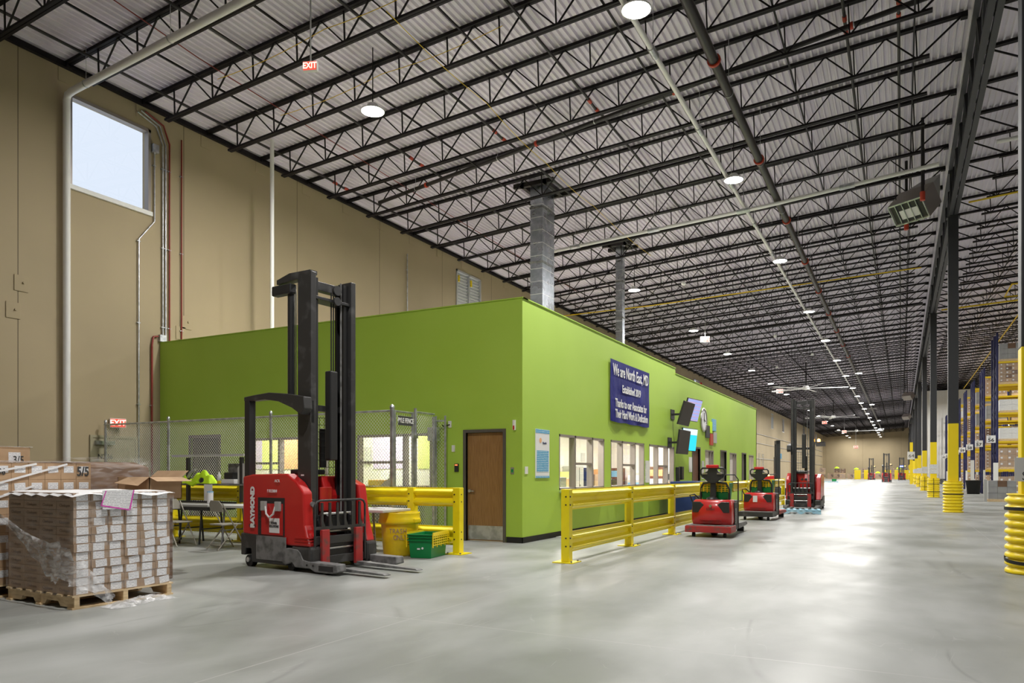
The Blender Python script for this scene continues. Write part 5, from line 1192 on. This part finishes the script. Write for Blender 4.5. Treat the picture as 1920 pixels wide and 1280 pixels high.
def fchair(label, x, y, rz):
    t = thing('folding_chair', label, 'chair', (x, y, 0), rz, 'beige folding chairs')    # faces +x
    MB().prism([(-.2, -.19), (.2, -.17), (.2, .17), (-.2, .19)], .42, .445, 'beige', 'z').build('seat', t, .01)
    for s_ in (-1, 1):
        MB().cyl((.26, s_ * .2, 0), (-.19, s_ * .2, .80), .012, 'beige', 8).build('front_leg', t); MB().cyl((-.26, s_ * .18, 0), (.10, s_ * .18, .43), .012, 'beige', 8).build('rear_leg', t)
    MB().prism([(-.20, .62), (-.19, .76), (-.13, .82), (.13, .82), (.19, .76), (.20, .62)], -.02, .0, 'beige', 'x', Matrix.Translation((-.165, 0, 0)) @ Matrix.Rotation(R(-12), 4, 'Y') @ Matrix.Translation((.14, 0, .02))).build('backrest', t, .01)
    MB().cyl((-.2, -.18, .08), (-.2, .18, .08), .009, 'beige', 6).build('cross_brace', t)
    return t
fchair('beige folding chair seen from the side at the black-edged table', -11.72, 8.82, 0); fchair('beige folding chair seen from behind, left of the reach truck', -10.42, 8.80, 80)
t = thing('shelf_unit', 'black-legged shelf unit with grey shelves standing against the guard rail', 'shelf unit', (0, 9.85, 0))
for x in (-12.60, -11.10):
    for y in (-.12,): MB().box(x - .03, x + .03, y - .03, y + .03, .76, 1.62, 'black').build('post', t)
MB().box(-13.05, -11.0, -.16, .04, 1.64, 1.68, 'ltgrey').build('top_shelf', t); MB().box(-12.95, -11.0, -.18, .05, 1.08, 1.11, 'greym').build('middle_shelf', t)
tag(MB().box(-12.9, -11.2, 9.66, 9.70, .74, .77, 'black').build('black_strip'), 'black strip at the back of the black-edged table', 'strip')
v = thing('safety_vest', 'crumpled lime yellow safety vest lying on the middle shelf', 'vest', (-12.3, 9.80, 1.11))
rr_ = random.Random(2)
def blob(cx, cz, rx, rz_, k, seed, cy=0, ry=.1):
    r = random.Random(seed); vs = []; nu, nv = 18, 10
    for j in range(nv + 1):
        for i in range(nu):
            a = 2 * math.pi * i / nu; b = math.pi * j / nv; q = 1 + .13 * math.sin(3 * a + seed) * math.sin(2 * b + seed) + r.uniform(-.05, .05)
            vs.append((cx + rx * q * math.cos(a) * math.sin(b), cy + ry * q * math.sin(a) * math.sin(b), max(.002, cz + rz_ * q * math.cos(b))))
    return MB().add(vs, [(j * nu + i, j * nu + (i + 1) % nu, (j + 1) * nu + (i + 1) % nu, (j + 1) * nu + i) for j in range(nv) for i in range(nu)], k, True)
def heap(W, D, H, k, seed, rid=3):
    r = random.Random(seed); vs = []; nu, nv = 26, 12; ph = [r.uniform(0, 6) for _ in range(4)]
    for j in range(nv):
        for i in range(nu):
            u, v = i / (nu - 1), j / (nv - 1); e = math.sin(math.pi * u) ** .55 * math.sin(math.pi * v) ** .6
            h = e * H * (.75 + .12 * math.sin(u * 2 * rid * 3.14 + v * 5 + ph[0]) + .07 * math.sin(u * 17 - v * 9 + ph[1])) + r.uniform(-.01, .01) * e
            vs.append(((u - .5) * W + .02 * math.sin(v * 8 + ph[2]), (v - .5) * D, max(.003, h)))
    return MB().add(vs, [(j * nu + i, j * nu + i + 1, (j + 1) * nu + i + 1, (j + 1) * nu + i) for j in range(nv - 1) for i in range(nu - 1)], k, True)
hp = heap(.60, .26, .30, 'lime', 3); hp.build('fabric', v, 0, (.08, -.02, 0)); heap(.30, .22, .12, 'lime', 6).build('fabric', v, 0, (-.28, -.04, 0))
MB().tube([(-.36, -.10, .14), (-.26, -.12, .02), (-.10, -.13, -.03), (.05, -.13, .03)], .03, 'lime', 8).build('strap', v); MB().tube([(-.30, -.08, .12), (-.18, -.11, .22), (-.04, -.11, .27)], .028, 'greyplastic', 8).build('reflective_band', v); blob(.16, .06, .08, .06, 'black', 8, -.12, .04).build('lining', v)
t = thing('spray_bottle', 'white spray bottle with yellow base beside the safety vest', 'bottle', (-11.78, 9.78, 1.11)); MB().lathe([(0, 0), (.035, 0), (.035, .16), (.015, .2), (.015, .23), (0, .23)], (0, 0, 0), 'paper', 12).build('bottle', t); MB().lathe([(.036, .0), (.036, .06)], (0, 0, 0), 'yellow_plastic', 12).build('label_band', t)
t = thing('printer', 'dark label printer with white tray on the middle shelf', 'printer', (-11.45, 9.8, 1.11)); MB().box(-.17, .17, -.1, .1, 0, .09, 'paper').build('base', t, .01); MB().box(-.13, .12, -.08, .08, .09, .22, 'black').build('body', t, .02)
tag(MB().box(-11.62, -11.22, 9.86, 9.90, 1.12, 1.50, 'greym').build('grey_panel'), 'grey backing panel behind the label printer', 'panel')
tag(MB().prism([(-11.2, 1.12), (-10.95, 1.12), (-10.95, 1.5), (-11.1, 1.5), (-11.2, 1.42)], 9.72, 9.74, 'ltgrey', 'y').build('angled_board'), 'pale angled panel at the right end of the middle shelf', 'panel')
tag(MB().box(-12.05, -11.82, 9.655, 9.66, .78, 1.10, 'paper').build('hanging_paper'), 'white paper hanging from the middle shelf', 'paper')
t = thing('wipes_canister', 'white canister with blue lid on the black-edged table', 'canister', (-11.5, 9.35, .74)); MB().cyl((0, 0, 0), (0, 0, .21), .055, 'paper', 16).build('tub', t); MB().cyl((0, 0, .21), (0, 0, .235), .057, 'notice', 16).build('lid', t)

# ================================================================= BINS BY THE GREEN WALL
for i, (y, l) in enumerate(((21.0, 'nearer'), (22.0, 'farther'))):
    t = thing('recycling_bin', 'dark blue wheeled bin between rail and green wall, %s one' % l, 'bin', (-5.58, y, 0), 0, 'dark blue bins')
    MB().add([(-.3, -.3, 0), (.3, -.3, 0), (.3, .3, 0), (-.3, .3, 0), (-.36, -.38, 1.0), (.36, -.38, 1.0), (.36, .38, 1.0), (-.36, .38, 1.0)], [(0, 1, 2, 3), (4, 5, 6, 7), (0, 1, 5, 4), (1, 2, 6, 5), (2, 3, 7, 6), (3, 0, 4, 7)], 'navy').build('tub', t, .02)
    MB().box(-.38, .40, -.4, .4, 1.0, 1.07, 'navy').build('lid', t, .02)
tag(MB().box(-6.31, -6.2, 22.42, 22.55, .9, 1.5, 'black').build('wall_phone', None, .01), 'narrow black wall unit above the dark blue bins', 'wall unit')
tag(MB().box(-6.5 + .25, -6.5 + .75, 13.4, 13.75, 0, .02, 'ltgrey').box(-6.2, -5.85, 13.62, 13.74, .02, .04, 'yellow').build('floor_tool'), 'small grey and yellow tool lying on the floor by the baseboard', 'tool')

# ================================================================= RACKS, FAR GOODS
LOADS = []
def load_proto(kind, label):
    t = thing('pallet_load', label, 'pallet load', (0, 0, -50), 0, 'pallet loads on the racks')
    MB().box(0, 1.1, 0, 1.0, .0, .02, 'pallet').box(0, 1.1, 0, .09, .02, .1, 'pallet').box(0, 1.1, .45, .55, .02, .1, 'pallet').box(0, 1.1, .91, 1.0, .02, .1, 'pallet').box(0, 1.1, 0, 1.0, .1, .12, 'pallet').build('pallet', t)
    r = random.Random(kind); H = (1.05, .85, 1.1, .6, .95, 1.0)[kind]; k = ('card', 'cardgrey', 'cardlight', 'white', 'carddark', 'card')[kind]; nx, nz = ((4, 5), (3, 3), (5, 4), (2, 2), (3, 6), (3, 3))[kind]
    m = MB()
    for i in range(nx):
        for j in range(nz):
            if r.random() < .06 and j == nz - 1: continue
            a = 1.08 / nx; b = H / nz; q = r.uniform(0, .012); kk = k if r.random() < .8 else ('cardlight', 'carddark')[r.randrange(2)]
            m.box(.01 + i * a + .003, .01 + (i + 1) * a - .003, .01 + q, .98, .12 + j * b, .12 + (j + 1) * b - .006, kk); 
            if kind not in (1, 3): m.box(.01 + i * a + .03, .01 + i * a + .03 + a * .28, .008 + q - .003, .01 + q, .12 + j * b + b * .35, .12 + j * b + b * .65, 'label')
    m.build('cartons', t); 
    if kind in (0, 2, 3, 5): MB().box(-.005, 1.105, -.01, 1.0, .1, .13 + H, 'film').build('film_wrap', t)
    return t
LB = ['wrapped load of brown cartons', 'load of grey cartons', 'wrapped load of light cartons', 'low white wrapped load', 'load of dark brown cartons', 'wrapped load of big brown cartons']
LOADS = [load_proto(i, LB[i]) for i in range(6)]; lused = set()
def put_load(i, p, lab, rz=0):
    o = LOADS[i]
    if i not in lused: lused.add(i); o.location = p; o.rotation_euler = (0, 0, R(rz)); o['label'] = lab; return o
    return dup(o, p, rz, lab)
LEV = [0, 1.52, 3.04, 4.57, 6.1, 7.34]
XK = 4.62
def rack_row(y, num, nb, full):
    top = 8.9 if num == 56 else 7.9
    for side_, yy in (('front', y), ('rear', y + 1.42)):
        t = thing('pallet_rack', 'blue and yellow pallet rack, %s row from the camera, %s half' % (ORD[num - 56], side_), 'rack', (XK, yy, 0), 0, 'pallet racks')
        for b in range(nb + 1):
            x = b * 2.75
            u = MB()
            for dy in (0, 1.05): u.box(x - .05, x + .05, dy - .035, dy + .035, 0, top, 'rackblue')
            z = .2; s_ = 0
            while z < top - .5:
                u.bar((x, 0 if s_ else 1.05, z), (x, 1.05 if s_ else 0, z + .55), .03, 'rackblue'); z += .55; s_ = 1 - s_
            u.build('upright_frame', t)
            if b < nb:
                for l in LEV[1:]:
                    for dy in (-.02, 1.07): MB().box(x + .05, x + 2.70, dy - .025, dy + .025, l - .10, l, 'rackyel').build('beam', t)
        if side_ == 'front': MB().box(-.06, .06, -.09, -.05, 0, 1.5 if num % 2 else .9, 'white').build('end_guard', t)
    s_ = thing('aisle_sign', 'white aisle sign reading %d, %s from the camera' % (num, ORD[num - 56]), 'sign', (4.33, y - .1, 3.15), 0, 'aisle number signs')
    b_ = MB().box(-.21, .21, 0, .02, -.2, .2, 'paper').build('board', s_); text(str(num), .25, 'print', Matrix.Translation((0, -.003, -.06)) @ Matrix.Rotation(R(90), 4, 'X'), b_, 'numeral', 1.15, bold=.008)
    MB().box(-.12, -.02, -.004, 0, .08, .14, 'greyplastic').build('emblem', b_); MB().box(.20, .30, .005, .015, -.03, .03, 'black').build('bracket', s_)
for r_ in range(8):
    y = 46.6 + 6.95 * r_; num = 56 + r_; nb = 3 if r_ == 0 else 2
    rack_row(y, num, nb, True)
    for li, z in enumerate(LEV):
        if r_ > 0 and li == 5: continue
        for b in range(nb if r_ < 2 else 1):
            for q in (0, 1):
                if (q and r_ > 1) or (r_ == 0 and li == 0 and b == 0 and False): continue
                i = rnd.choice((0, 2, 4, 5, 5, 3, 0, 1))
                if rnd.random() < .08: continue
                put_load(i, (XK + .12 + b * 2.75 + q * 1.32, y + .03, z + .002), '%s, %s rack row, %s level, %s place' % (LB[i], ORD[num - 56], ['floor', 'second', 'third', 'fourth', 'fifth', 'top'][li], ORD[b * 2 + q]))
put_load(1, (3.55, 39.3, 0), 'load of grey cartons on the floor in front of the racks, behind the nearest column', 0)
tag(MB().box(3.38, 3.50, 39.2, 39.32, 0, 1.02, 'greyplastic').build('corner_post'), 'grey-green post at the corner of the grey carton load', 'post')
tb = thing('trash_can', 'black trash bin in front of rack 57', 'trash can', (4.0, 53.0, 0)); MB().lathe([(0, 0), (.34, 0), (.42, .82), (.45, .82), (.45, .86), (.40, .86), (.33, .05), (0, .05)], (0, 0, 0), 'rubber', 24).build('tub', tb)
for i, y in enumerate((44.9, 58.9)): tag(MB().box(4.28, 4.5, y, y + .03, .75 if i == 0 else .4, 1.85 if i == 0 else 2.2, 'white').box(4.36, 4.42, y + .03, y + .08, 0, 1.9, 'rackblue').build('rack_end_board'), 'white board on a post at the rack end, %s' % ('nearer', 'farther')[i], 'board')
# white insulated box wall behind the columns
t = thing('cold_room', 'white ribbed cold room behind the column row', 'room', (0, 98, 0)); m = MB().box(1.95, 8.8, 0, 30, .62, 11.0, 'white')
x = 2.0
while x < 8.7: m.box(x, x + .12, -.03, 0, .62, 11.0, 'white'); x += .3
m.build('wall_panels', t); MB().box(2.0, 8.8, .1, 30, 0, .62, 'greym').build('base', t)
# floor sign 64
t = thing('sign_post', 'yellow post with aisle sign 64 beside the column row', 'sign post', (1.06, 96.5, 0)); MB().box(-.16, .16, -.16, .16, 0, 4.9, 'yellow_flat').build('post', t)
b_ = MB().box(-.42, .42, -.22, -.18, 2.9, 3.8, 'ltgrey').build('board', t); text('64', .55, 'print', Matrix.Translation((0, -.23, 3.3)) @ Matrix.Rotation(R(90), 4, 'X'), b_, 'numeral', 1.1)
# far trucks
def far_truck(x, y, rz, label):
    o = dup(rt2, (x, y, 0), rz, label); return o
far_truck(-4.9, 148, -90, 'distant reach truck standing left of the other far trucks'); far_truck(-1.8, 112, -90, 'distant reach truck, middle of three'); ft = far_truck(.1, 144, -90, 'distant reach truck nearest the column row, with a blue spot lamp'); MB().box(-.62, -.5, -.3, .2, 2.40, 2.55, 'bluelamp').build('spot_lamp', ft)
pallet('blue pallet lying far out on the aisle floor', (-9.9, 107.6, 0), 0, 2.2, 1.0, 'bluewood')
# goods piled before the far wall
for i in range(15):
    x = -15.8 + i * 1.35; y = 171 + rnd.uniform(-2, 2); n_ = rnd.choice((1, 2, 2)); zz = 0; hs = {0: 1.18, 1: .965, 2: 1.23, 4: 1.065, 5: 1.13}
    for z in range(n_): j = rnd.choice((0, 1, 2, 4, 5)); put_load(j, (x, y, zz), '%s before the far wall, %s pile from the left%s' % (LB[j], ORD[i], ', upper' if z else '')); zz += hs[j]
    if i % 3 == 2: tag(heap(1.0, .9, .5, 'lime', i).build('yellow_bag', None, 0, (x + .55, y + .5, zz)), 'lime yellow bag on the goods before the far wall, %s pile' % ORD[i], 'bag')
for i, x in enumerate((-8, -6.2, -2.4, -.6, .8)): barr = tag(MB().box(x - .6, x + .6, 163.8, 164.2, .0, 1.9, 'yellow_flat').build('yellow_barrier', None, .05), 'yellow upright barrier far down the hall, %s from the left' % ORD[i], 'barrier', 'yellow barriers at the far end')

# furniture and papers glimpsed through the hatch windows
for i, (y, w_, h_, k, l) in enumerate(((23.4, .5, 1.35, 'inlime', 'lime'), (24.1, .8, 1.55, 'greyplastic', 'grey'), (25.1, .7, 1.5, 'navy', 'navy blue'), (26.0, .8, 1.25, 'card', 'tan'), (27.0, .7, 1.45, 'inorange', 'orange'))):
    t = thing('storage_cabinet', '%s cabinet against the back wall seen through the first hatch window' % l, 'cabinet', (-10.55, y, .012)); MB().box(-.24, .24, -w_ / 2, w_ / 2, 0, h_, k).build('body', t, .01)
    MB().box(.24, .25, -.005, .005, .05, h_ - .05, 'print').build('door_gap', t); MB().box(.24, .27, .03, .05, h_ * .5, h_ * .5 + .12, 'chrome').build('handle', t)
for i, (x, h_, k, l) in enumerate(((-10.3, 1.5, 'brown', 'brown'), (-9.4, 1.3, 'ltgrey', 'pale grey'), (-8.6, 1.55, 'brown', 'dark brown open'), (-7.8, 1.35, 'greyplastic', 'mid grey'))):
    t = thing('bookcase', '%s bookcase on the cross wall seen through the %s hatch window' % (l, 'second' if i < 2 else 'third'), 'bookcase', (x, 27.8, .012)); MB().box(-.35, .35, -.18, .18, 0, h_, k).build('carcass', t, .01)
    for q in range(4): MB().box(-.31, .31, -.19, -.18, .1 + q * h_ / 4.3, .1 + q * h_ / 4.3 + h_ / 6, ('paper', 'inorange', 'print', 'notice')[(q + i) % 4]).build('shelf_contents', t)
for i, (y, z, k, l) in enumerate(((23.6, 1.75, 'paper', 'white sheet above the lime cabinet'), (25.6, 1.9, 'ltgrey', 'grey notice above the navy cabinet'), (26.8, 1.75, 'barcode', 'printed chart above the orange cabinet'))):
    tag(MB().box(-10.8, -10.785, y - .2, y + .2, z - .15, z + .18, k).build('wall_notice'), l, 'notice')
for i, (x, z, l) in enumerate(((-9.9, 1.85, 'leftmost'), (-9.0, 1.75, 'middle'), (-7.7, 1.8, 'rightmost'))):
    tag(MB().box(x - .16, x + .16, 27.98, 27.998, z - .12, z + .2, 'label').build('wall_notice'), 'white notice on the office cross wall, %s of three' % l, 'notice')
